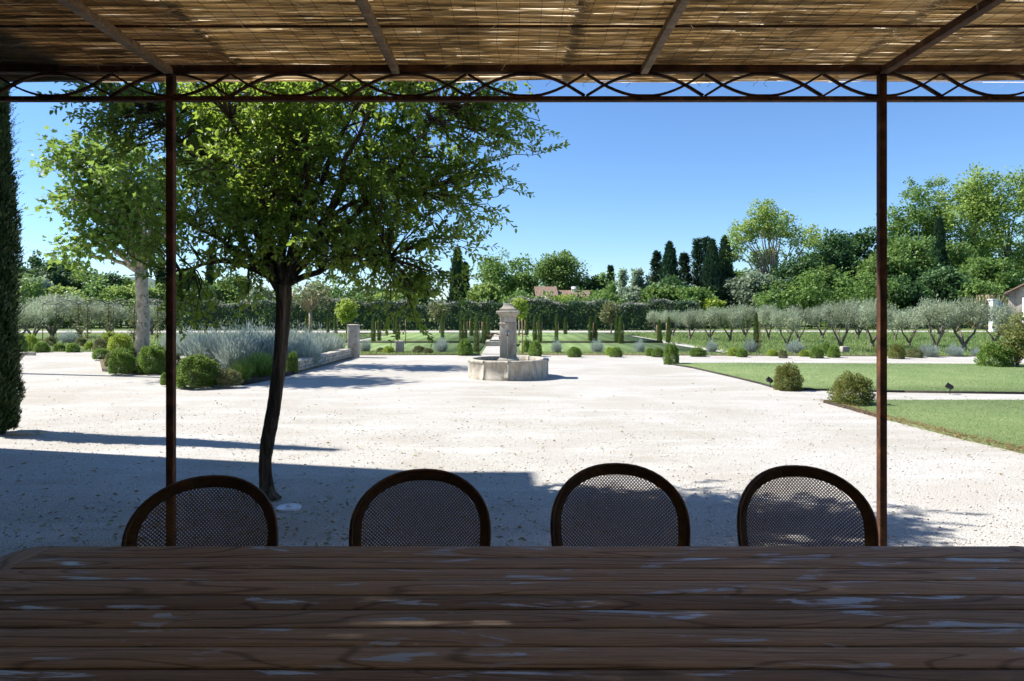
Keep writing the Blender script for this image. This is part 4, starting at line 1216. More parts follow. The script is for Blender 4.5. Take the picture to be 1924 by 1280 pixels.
# ---- olive trees
def olive_meshes():
    tb_, cb_ = MB(), MB()
    nl = R.integers(3, 5); a0 = R.random() * 6.28
    tb_.tube([(0, 0, -0.05), (0.02, 0, 0.12), (0.0, 0.02, 0.26)], [0.10, 0.08, 0.075], 9)
    tips = []
    for k in range(nl):
        a = a0 + k * 6.283 / nl + R.normal(0, 0.25)
        m1 = np.array((0.32 * math.cos(a), 0.32 * math.sin(a), 0.62)); e = np.array((0.62 * math.cos(a), 0.62 * math.sin(a), 1.12 + 0.2 * R.random()))
        p = np.array([(0.03 * math.cos(a), 0.03 * math.sin(a), 0.2), m1 * 0.5 + np.array((0, 0, 0.12)), m1, (m1 + e) / 2 + R.normal(0, 0.05, 3), e])
        tb_.tube(p, [0.055, 0.045, 0.036, 0.026, 0.012], 7)
        for j in range(4):
            s = p[R.integers(2, 4)]
            limb(tb_, s, s + np.array((R.normal(0, 0.32), R.normal(0, 0.32), 0.42)), 0.018, 0.005, 5, 0.2)
        tips.append(e)
    lob = [((e[0] * 0.95, e[1] * 0.95, e[2] + 0.05), (0.40, 0.40, 0.34 + 0.1 * R.random())) for e in tips] + [((R.normal(0, 0.12), R.normal(0, 0.12), 1.42), (0.42, 0.42, 0.32))]
    clump_crown(cb_, lob, 80, 3600, 0.24, 0.085, 0.026, 0.3, True, 0.9, 1.8)
    # upright wispy shoots
    m = 700; c, _, _ = sample_lobes(lob, m, 3); c[:, 2] += 0.08
    cb_.leaves(c, np.stack([R.normal(0, 0.4, m), R.normal(0, 0.4, m), np.ones(m)], 1), rdir(m), 0.14 * (0.5 + R.random(m)), 0.02, 0.1, True)
    return tb_.mesh('trunk', M['bark_olive'], True), cb_.mesh('crown', M['L_olive'])


OM = [olive_meshes() for _ in range(5)]
OL = [(1234, 630, 590), (1264, 634, 588), (1297, 639, 586), (1334, 641, 584), (1372, 642, 582), (1400, 636, 582), (1444, 640, 580), (1479, 655, 582), (1501, 644, 582), (1580, 660, 578), (1613, 637, 584), (1639, 654, 570), (1683, 639, 588), (1709, 652, 584), (1759, 660, 572), (1765, 635, 580), (1811, 659, 572), (1870, 650, 580), (1545, 637, 584)]
OL.sort()
for i, (px, bt, t) in enumerate(OL):
    q = G(px, bt); h = CAM_H - (t - HOR) / F * q.y
    r = thing('olive_tree', 'grey-green olive tree in the grove at right, %s from the left' % ORD[i], 'tree', q, R.random() * 6.28, 'olive trees in the right grove')
    s = h / 1.62 * R.uniform(0.9, 1.06); k_ = R.uniform(0.72, 0.95); r.scale = (s * k_, s * k_ * R.uniform(0.9, 1.1), s)
    me = OM[i % 5]; link('trunk', me[0], r); link('crown', me[1], r)
OLl = [(62, 640, 572), (98, 637, 560), (150, 634, 566), (205, 632, 572), (285, 630, 575), (30, 648, 580)]
OLl.sort()
for i, (px, bt, t) in enumerate(OLl):
    q = G(px, bt); h = CAM_H - (t - HOR) / F * q.y
    r = thing('olive_tree', 'silvery olive tree behind the arched trellis, %s from the left' % ORD[i], 'tree', q, R.random() * 6.28, 'olive trees behind the trellis')
    s = h / 1.68; r.scale = (s * 1.1, s * 1.1, s)
    me = OM[(i * 2 + 1) % 5]; link('trunk', me[0], r); link('crown', me[1], r)


# ---- shrubs
def ball(b, r, hz, n, L, W, spiky=0.0, lump=0.15, irregular=0.0):
    d = rdir(n); d[:, 2] = np.where(d[:, 2] < -0.55, -d[:, 2], d[:, 2]); d = unit(d)
    a = np.arctan2(d[:, 1], d[:, 0])
    ph = R.random(4) * 6.28
    lm = 1 + lump * (np.sin(3 * a + ph[0] + 2 * d[:, 2]) * 0.5 + np.sin(7 * a + 5 * d[:, 2] + ph[1]) * 0.4 + np.sin(11 * d[:, 2] + 4 * a + ph[2]) * 0.4)
    rad = (1 - 0.35 * R.random(n) ** 2.2) * lm + R.normal(0, 0.03 + irregular, n)
    c = d * rad[:, None] * np.array((r, r, hz)) + np.array((0, 0, hz * 0.42))
    c[:, 2] = np.maximum(c[:, 2], 0.01)
    dr = unit(d * (0.7 + spiky) + R.normal(0, 0.6 * (1 - spiky * 0.5), (n, 3)) + np.array((0, 0, 0.35)))
    nr = unit(d * 0.7 + np.array((0, 0, 0.5)) + R.normal(0, 0.45, (n, 3)))
    s = 0.6 + 0.8 * R.random(n)
    b.leaves(c, dr, nr, L * s, W * s, 0.15, True)


def tuft(b, r, h, n, W=0.012, flowers=True):
    a = R.random(n) * 6.283; rr_ = r * 0.45 * np.sqrt(R.random(n))
    c = np.stack([rr_ * np.cos(a), rr_ * np.sin(a), np.zeros(n)], 1)
    tilt = R.random(n) ** 0.8 * 0.95
    d = np.stack([np.cos(a) * tilt, np.sin(a) * tilt, np.full(n, 1.0)], 1) + R.normal(0, 0.16, (n, 3))
    L = h * (0.55 + 0.55 * R.random(n)); d = unit(d)
    # blades broken along stems so that they read as leafy stalks
    for f0, f1, w in ((0.1, 0.55, 1.0), (0.45, 0.85, 0.9), (0.75, 1.05, 0.7)):
        b.leaves(c + d * (L * f0)[:, None], d + R.normal(0, 0.16, (n, 3)), rdir(n), L * (f1 - f0), W * w, 0.1, True)


SM = {}
def shrub_meshes(key, mat, fn, k=3):
    SM[key] = []
    for _ in range(k):
        b = MB(); fn(b); SM[key].append(b.mesh('foliage', M[mat]))
shrub_meshes('box', 'L_box', lambda b: ball(b, 0.5, 0.56, 5600, 0.062, 0.042, 0, 0.14))
shrub_meshes('boxnear', 'L_box', lambda b: ball(b, 0.5, 0.6, 10500, 0.052, 0.032, 0.0, 0.2))
shrub_meshes('gold', 'L_gold', lambda b: ball(b, 0.5, 0.62, 10000, 0.052, 0.032, 0.0, 0.2, 0.03))
shrub_meshes('lime', 'L_lime', lambda b: ball(b, 0.5, 0.5, 5000, 0.065, 0.04, 0.1, 0.2))
shrub_meshes('dull', 'L_dull', lambda b: ball(b, 0.5, 0.5, 5200, 0.055, 0.036, 0.1, 0.18))
shrub_meshes('lav', 'L_lav', lambda b: (ball(b, 0.38, 0.42, 900, 0.11, 0.016, 0.7, 0.4, 0.14), tuft(b, 0.6, 0.64, 620, 0.015)))
shrub_meshes('rosemary', 'L_box', lambda b: (tuft(b, 0.6, 0.75, 700, 0.016), ball(b, 0.4, 0.5, 1200, 0.09, 0.014, 0.7, 0.2)))
stem_me = MB().tube([(0, 0, -0.03), (0.01, 0, 0.12), (0.0, 0.01, 0.3)], [0.03, 0.025, 0.012], 6).mesh('stem', M['bark_olive'])
cnt = {}
def shrub(kind, q, w, h, label, group=None, name=None):
    r = thing(name or {'lav': 'lavender_bush', 'rosemary': 'rosemary_bush'}.get(kind, 'round_shrub'), label, 'shrub', q, R.random() * 6.28, group)
    cnt[kind] = cnt.get(kind, 0) + 1
    ms = SM[kind]; nat = {'box': 0.8, 'boxnear': 0.85, 'gold': 0.88, 'lime': 0.71, 'dull': 0.71, 'lav': 0.62, 'rosemary': 0.75}[kind]
    if kind in ('box', 'boxnear', 'gold', 'lime', 'dull'): h *= 1.0; w *= 0.84
    r.scale = (w, w * (0.9 + 0.2 * R.random()), h / nat)
    link('foliage', ms[cnt[kind] % len(ms)], r); link('stem', stem_me, r)
    return r


KN = {'box': 'green clipped round shrub', 'lime': 'yellow-green low shrub', 'dull': 'dull green low shrub', 'lav': 'silver-grey lavender bush', 'gold': 'golden green shrub', 'boxnear': 'bushy green shrub', 'rosemary': 'spiky green bush'}
# border row behind the gravel: (px, base py, width px, height px, kind)
ROW = [(686, 663, 20, 22, 'lav'), (715, 664, 18, 10, 'dull'), (730, 665, 24, 13, 'lime'), (787, 665, 28, 14, 'dull'), (804, 666, 20, 11, 'dull'), (829, 664, 24, 25, 'lav'), (874, 668, 32, 29, 'box'), (989, 664, 16, 24, 'box'), (1006, 670, 27, 28, 'box'),
       (1046, 664, 20, 22, 'lav'), (1079, 671, 28, 18, 'box'), (1122, 664, 22, 22, 'lav'), (1146, 668, 18, 14, 'lime'), (1157, 671, 26, 17, 'box'), (1202, 664, 20, 22, 'lav'), (1222, 669, 20, 14, 'box'), (1236, 671, 24, 16, 'box'), (1311, 670, 32, 16, 'box'), (1337, 664, 20, 22, 'lav'), (1379, 669, 22, 14, 'lime'), (1394, 671, 24, 15, 'box'), (1410, 665, 22, 24, 'lav'),
       (1451, 669, 22, 11, 'lime'), (1471, 673, 18, 14, 'dull'), (1494, 665, 28, 22, 'lav'), (1511, 670, 20, 11, 'lime'), (1534, 673, 28, 20, 'box'), (1552, 668, 24, 22, 'box'), (1566, 672, 25, 22, 'box'), (1652, 666, 16, 18, 'gold'), (1685, 674, 32, 25, 'gold'), (1718, 672, 34, 16, 'dull'), (1746, 671, 30, 22, 'lav'), (1794, 670, 26, 20, 'lav'), (1836, 670, 20, 14, 'lav')]
byk = {}
for px, py, w, h, k in ROW:
    byk[k] = byk.get(k, 0) + 1
    q = G(px, py); s = q.y / F
    shrub(k, q, w * s, h * s, '%s in the border behind the gravel, %s of its kind from left' % (KN[k], ORD[byk[k] - 1]), 'border shrubs: ' + KN[k])
# shrubs on the lawns
for px, py, w, h, k, lab in ((1262, 685, 32, 36, 'boxnear', 'bright green shrub at the far corner of the larger right lawn'), (1480, 733, 54, 44, 'gold', 'rounded yellowish shrub on the front edge of the larger right lawn'),
                             (1601, 762, 74, 55, 'gold', 'dense round shrub at the tip of the nearest lawn'), (1868, 690, 60, 42, 'boxnear', 'dark leafy shrub at the far right end of the path'), ):
    q = G(px, py); s = q.y / F; shrub(k, q, w * s, h * s, lab)
# bed shrubs left
BED = [(228, 700, 52, 40, 'boxnear', 'leafy shrub at the front left of the plane tree bed'), (287, 699, 58, 46, 'boxnear', 'largest rounded shrub in the plane tree bed, right of the trunk'), (190, 674, 36, 18, 'box', 'low round shrub at the left tip of the plane tree bed'), (225, 665, 46, 34, 'lime', 'loose yellow-green shrub left of the plane trunk'), (188, 662, 28, 24, 'dull', 'dull shrub behind the plane tree bed'),
       (212, 688, 34, 24, 'dull', 'dull brownish shrub behind the front shrubs of the plane tree bed'), (246, 682, 30, 26, 'box', 'small green shrub touching the plane trunk'), (302, 676, 26, 20, 'lime', 'yellowish shrub behind the plane trunk'),
       (371, 724, 86, 52, 'boxnear', 'big bright green shrub at the front of the lavender bed'), (430, 724, 48, 28, 'dull', 'dull ball shrub at the front of the lavender bed'), (452, 718, 40, 40, 'rosemary', 'spiky light shrub right of the dull ball shrub'), (335, 724, 34, 32, 'boxnear', 'green shrub just right of the left post'), (308, 722, 16, 20, 'box', 'small shrub just left of the left post'),
       (490, 708, 70, 44, 'rosemary', 'dark green rosemary bush left of the shade tree trunk'), (549, 699, 26, 34, 'boxnear', 'green shrub at the near end of the stone wall'), (636, 668, 26, 22, 'boxnear', 'green shrub beside the upright stone pillar'), (330, 690, 22, 24, 'dull', 'brownish shrub behind the left post')]
for px, py, w, h, k, lab in BED:
    q = G(px, py, 0.05); s = q.y / F; shrub(k, q, w * s, h * s, lab)
FARL = [(78, 662, 30, 18, 'box'), (112, 660, 26, 14, 'box'), (137, 662, 26, 16, 'box'), (168, 658, 22, 14, 'lime'), (128, 646, 30, 22, 'lav'), (95, 652, 24, 18, 'dull'), (152, 652, 26, 16, 'dull'), (55, 660, 34, 28, 'lime'), (30, 664, 40, 36, 'box'), (205, 650, 30, 24, 'lime')]
FARL.sort()
for i, (px, py, w, h, k) in enumerate(FARL):
    q = G(px, py); s = q.y / F; shrub(k, q, w * s, h * s, '%s in front of the arched trellis, %s in that row' % (KN[k], ORD[i]), 'shrubs in front of the trellis')
LAVS = [(352, 672, 60, 44), (385, 690, 62, 52), (420, 668, 60, 40), (448, 694, 76, 58), (470, 676, 70, 50), (492, 664, 60, 38), (505, 690, 64, 52), (535, 676, 62, 46), (560, 668, 60, 40), (575, 688, 56, 44), (600, 674, 56, 42), (625, 669, 40, 34), (395, 663, 50, 34), (590, 664, 46, 30), (540, 662, 46, 32), (322, 664, 36, 34)]
LAVS.sort()
for i, (px, py, w, h) in enumerate(LAVS):
    q = G(px, py, 0.05); s = q.y / F
    shrub('lav', q, w * s * 1.05, h * s * 1.1, 'blue-grey lavender bush behind the stone wall, %s from the left' % ORD[i], 'lavender in the left bed')
# tall golden shrub at the right edge
q = G(1916, 690)
gs = thing('golden_shrub', 'tall yellow-leaved shrub at the right edge of the picture', 'shrub', q)
b = MB(); s = q.y / F
clump_crown(b, [((0, 0, 0.75), (0.75, 0.6, 0.6)), ((0.25, 0, 1.1), (0.6, 0.5, 0.42)), ((-0.2, 0, 0.45), (0.6, 0.5, 0.4))], 90, 4500, 0.2, 0.085, 0.038, 0.6, True)
b.build('foliage', M['L_gold'], gs)
b = MB()
for k in range(5): limb(b, (R.normal(0, 0.06), R.normal(0, 0.06), -0.02), (R.normal(0, 0.3), R.normal(0, 0.3), 0.9), 0.02, 0.006)
b.build('stem', M['bark_olive'], gs)

# small lawn trees: clipped ball tree, young pale tree, thin young tree
def small_tree(name, label, q, h, ch, cw, mat, bark, ntw=9, nleaf=2200, leaf=0.12, r=0.05, fork=None):
    root = thing(name, label, 'tree', q)
    b = MB(); fz = fork or (h - ch * 0.9)
    b.tube([(0, 0, -0.03), (0.02, 0, fz * 0.5), (0, 0.02, fz)], [r, r * 0.8, r * 0.75], 8)
    lobs = [((0, 0, h - ch / 2), (cw / 2, cw / 2, ch / 2))]
    cc, _, _ = sample_lobes(lobs, ntw, 3)
    for c in cc: limb(b, (0, 0, fz - 0.05), c, r * 0.55, r * 0.12, 6, 0.15)
    b.build('trunk', M[bark], root, True)
    b = MB(); clump_crown(b, lobs, 60, nleaf, cw * 0.17, leaf, leaf * 0.5, 0.5)
    b.build('crown', M[mat], root)
    return root
q = G(651, 626); s = q.y / F
small_tree('ball_tree', 'small round-headed yellow-green tree left of the hedge', q, 61 * s, 40 * s, 36 * s, 'L_lime', 'bark_pale', 9, 2600, 0.16, 0.05)
q = G(583, 641); s = q.y / F
small_tree('young_plane_tree', 'young tree with pale bare forked branches behind the lavender', q, 118 * s, 66 * s, 80 * s, 'L_dull', 'bark_pale', 22, 700, 0.14, 0.11, 58 * s)
q = G(1148, 630); s = q.y / F
small_tree('young_plane_tree', 'thin young tree in front of the hedge right of the fountain', q, 62 * s, 40 * s, 34 * s, 'L_dull', 'bark_pale', 10, 1100, 0.16, 0.05)
q = G(826, 628); s = q.y / F
small_tree('young_plane_tree', 'thin young tree in front of the hedge left of the fountain', q, 62 * s, 40 * s, 38 * s, 'L_dull', 'bark_pale', 10, 900, 0.16, 0.05)
q = G(975, 634); s = q.y / F
small_tree('young_plane_tree', 'light green young tree directly behind the fountain pillar', q, 76 * s, 44 * s, 30 * s, 'L_lime', 'bark_pale', 10, 1200, 0.15, 0.05)
for px, py, t, lab in ((762, 648, 600, 'bare wooden stake on the left far lawn'), (981, 667, 598, 'bare wooden stake right of the fountain'), (1428, 660, 606, 'bare wooden stake beside the last young cypress')):
    q = G(px, py); h = CAM_H - (t - HOR) / F * q.y
    o = tag(MB().tube([(0, 0, -0.03), (0.006, 0, h * 0.5), (0, 0, h - 0.02), (0, 0, h)], [0.022, 0.021, 0.02, 0.012], 7).build('wooden_stake', M['stake'], None, True, q), lab, 'stake', 'bare stakes on the lawn')

# ---- arched trellis at left
tz = thing('arched_trellis', 'row of thin iron arches with climbers in front of the olives', 'trellis', G(190, 645))
t0 = tz.location.copy()
def tl(name, b, mat): o = b.build(name, mat, tz); o.matrix_parent_inverse = Matrix.Translation(-t0); return o
xs_ = [80, 105, 147, 164, 203, 213, 252, 296, 330]
Yz = t0.y
posts = []
for i, px in enumerate(xs_):
    X = (px - 962) / F * Yz; dy = 0.0 if i % 2 == 0 else 2.2
    X = (px - 962) / F * (Yz + dy)
    posts.append((X, Yz + dy)); tl('post', MB().tube([(X, Yz + dy, 0), (X, Yz + dy, 1.75)], 0.016, 6), M['dark'])
for a, c in zip(posts[:-2], posts[2:]):
    t = np.linspace(0, 1, 13)
    p = np.stack([a[0] + (c[0] - a[0]) * t, a[1] + (c[1] - a[1]) * t, 1.75 + 0.22 * np.sin(t * np.pi)], 1)
    tl('arch', MB().tube(p, 0.016, 6), M['dark'])
for a, c in zip(posts[:-1], posts[1:]):
    tl('cross_bar', MB().tube([(a[0], a[1], 1.75), (c[0], c[1], 1.75)], 0.011, 5), M['dark'])
for i in (3, 4, 6, 7, 2):
    X, Y_ = posts[i]; b = MB(); m = 420
    c = np.stack([X + R.normal(0, 0.09, m), Y_ + R.normal(0, 0.09, m), 0.05 + 1.65 * R.random(m)], 1)
    b.leaves(c, rdir(m), rdir(m), 0.09, 0.05, 0.1, True); tl('climber', b, M['L_dull'])['kind'] = 'stuff'

# ---- hedge
hd = thing('hedge', 'long clipped dark hedge with pale blossom along its top', 'hedge', (0, 50, 0))
b = MB(); n = 42000
X0, X1 = -27.0, 13.5
hx = R.uniform(X0, X1, n); top = 1.95 + 0.12 * np.sin(hx * 1.3) + 0.12 * np.sin(hx * 0.47 + 1) + 0.1 * np.sin(hx * 3.1)
f = R.random(n); face = f < 0.72
z = np.where(face, R.random(n) * top, top - 0.12 * R.random(n)); y = np.where(face, 49.2 + 0.16 * R.random(n) + 0.1 * np.sin(hx * 2.1 + z * 3), R.uniform(49.2, 50.8, n))
c = np.stack([hx, y, z], 1)
d = unit(np.stack([R.normal(0, 0.8, n), R.normal(-0.4, 0.5, n), R.normal(0.3, 0.6, n)], 1))
nr = unit(np.where(face[:, None], np.array((0, -0.8, 0.5)), np.array((0, -0.2, 1.0))) + R.normal(0, 0.5, (n, 3)))
b.leaves(c, d, nr, 0.17 * (0.6 + 0.8 * R.random(n)), 0.09, 0.15, True)
b.build('foliage', M['L_hedge'], hd).location = (0, -50, 0)
b = MB(); n = 9000
hx = R.uniform(X0, X1, n); kk = np.sin(hx * 0.9) + np.sin(hx * 2.3 + 1) + R.normal(0, 0.8, n) > -0.3; hx = hx[kk]; n = len(hx)
top = 1.98 + 0.12 * np.sin(hx * 1.3) + 0.12 * np.sin(hx * 0.47 + 1) + 0.1 * np.sin(hx * 3.1)
c = np.stack([hx, 49.1 + 1.4 * R.random(n), top - np.abs(R.normal(0, 0.30, n)) + 0.12], 1)
b.leaves(c, rdir(n), unit(np.array((0, -0.6, 0.8)) + R.normal(0, 0.5, (n, 3))), 0.16 * (0.5 + R.random(n)), 0.10, 0.15, True)
b.build('blossom', M['L_bloom'], hd).location = (0, -50, 0)

# ---- thicket behind the hedge (reads as one mass)
b = MB(); lobs = []
for X in np.arange(-62, 62, 1.5):
    h = 2.3 + 0.9 * math.sin(X * 0.31) + 0.6 * math.sin(X * 0.83 + 2) + R.normal(0, 0.35)
    if X > 18: h += 0.8
    lobs.append(((X + R.normal(0, 0.4), 54.5 + R.normal(0, 1.2), h * 0.5), (1.3, 1.2, max(0.9, h * 0.58))))
clump_crown(b, lobs, 1500, 90000, 0.7, 0.22, 0.15, 0.5)
o = b.build('thicket', M['L_green']); o['kind'] = 'stuff'; tag(o, 'mixed green thicket of shrubs behind the hedge', 'shrubs')


# ---- background trees
def bg_tree(kind, px, top, w, Y, mat, label, seed_leaf=None, group=None, base_py=None):
    X = (px - 962) / F * Y; zt_ = CAM_H - (top - HOR) / F * Y; wd = w / F * Y * (1.12 if kind == 'round' else 1.0)
    name = {'cyp': 'dark_cypress', 'fir': 'dark_conifer', 'round': 'broadleaf_tree', 'airy': 'airy_tree', 'poplar': 'poplar_tree'}[kind]
    root = thing(name, label, 'tree', (X, Y, 0), 0, group)
    lb, tb_ = MB(), MB()
    if kind == 'cyp':
        cypress(lb, zt_, wd / 2 * 1.05, 7500, 0.34, 0.11, 0.2, 0.8, 0, 0.38, 1.5)
        tb_.tube([(0, 0, -0.1), (0, 0, zt_ * 0.8)], [0.16, 0.04], 6)
    elif kind == 'fir':
        tb_.tube([(0, 0, -0.1), (0, 0, zt_)], [0.17, 0.02], 6)
        for k in range(26):
            u = k / 26; z = zt_ * (0.18 + 0.82 * u); r = wd / 2 * (1 - u) ** 0.75 + 0.12
            nb = 7
            for j in range(nb):
                a = R.random() * 6.283; m = 24; t = R.random(m)[:, None] ** 0.7
                dr = np.array((math.cos(a), math.sin(a), 0.18)); rr_ = r * (0.7 + 0.5 * R.random())
                c = np.array((0, 0, z)) + dr * rr_ * t + R.normal(0, 0.09, (m, 3)) + np.array((0, 0, -0.12)) * t
                lb.leaves(c, dr + R.normal(0, 0.5, (m, 3)) + np.array((0, 0, 0.3)), unit(np.array((0, 0, 1.0)) + R.normal(0, 0.5, (m, 3))), 0.34, 0.11, 0.1, True)
    elif kind == 'poplar':
        tb_.tube([(0, 0, -0.1), (0, 0, zt_ * 0.9)], [0.16, 0.03], 6)
        lobs = [((R.normal(0, wd * 0.08), R.normal(0, 0.2), zt_ * q_), (wd * 0.4 * (1.15 - q_), wd * 0.4 * (1.15 - q_), zt_ * 0.13)) for q_ in (0.3, 0.42, 0.55, 0.67, 0.78, 0.87)]
        clump_crown(lb, lobs, 60, 2200, 0.35, 0.30, 0.18, 0.3)
    elif kind == 'airy':
        tb_.tube([(0, 0, -0.1), (0.1, 0, zt_ * 0.3)], [0.22, 0.17], 7)
        lobs = []
        for k in range(24):
            a = R.random() * 6.283; q_ = R.random() ** 0.8
            rr_ = wd * 0.44 * q_
            c = np.array((rr_ * math.cos(a), rr_ * math.sin(a) * 0.8, zt_ * (0.94 - 0.24 * q_ * q_ - 0.34 * R.random() ** 1.5)))
            limb(tb_, (0.1, 0, zt_ * 0.28), c, 0.10, 0.02, 8, 0.12, 0.05)
            lobs.append((tuple(c), (wd * 0.12, wd * 0.12, wd * 0.11)))
        clump_crown(lb, lobs, 330, 13000, 0.5, 0.19, 0.13, 0.4)
    else:
        ph = zt_ * 0.13
        tb_.tube([(0, 0, -0.1), (0.1, 0, zt_ * 0.25), (0, 0, zt_ * 0.6)], [0.28, 0.22, 0.1], 7)
        lobs = [((0, 0, zt_ * 0.56), (wd * 0.36, wd * 0.34, zt_ * 0.34))]
        for k in range(19):
            a = R.random() * 6.283; e = R.uniform(-0.95, 1.0); q2 = R.uniform(0.6, 1.3)
            ce = math.sqrt(max(0, 1 - e * e))
            lobs.append(((wd * 0.33 * math.cos(a) * ce, wd * 0.30 * math.sin(a) * ce, zt_ * 0.56 + zt_ * 0.31 * e), (wd * 0.17 * q2, wd * 0.17 * q2, zt_ * 0.115 * q2)))
        for l in lobs[1:8]: limb(tb_, (0, 0, zt_ * 0.3), l[0], 0.09, 0.02, 6, 0.12)
        nl = int(min(17000, 5000 + wd * zt_ * 130))
        clump_crown(lb, lobs, 230, nl, 0.10 * wd + 0.12, 0.25, 0.19, 0.55, True, 0.75, 3.0)
    lb.build('crown', M[mat], root); tb_.build('trunk', M['bark_olive'] if kind != 'airy' else M['bark_pale'], root, True)
    return root


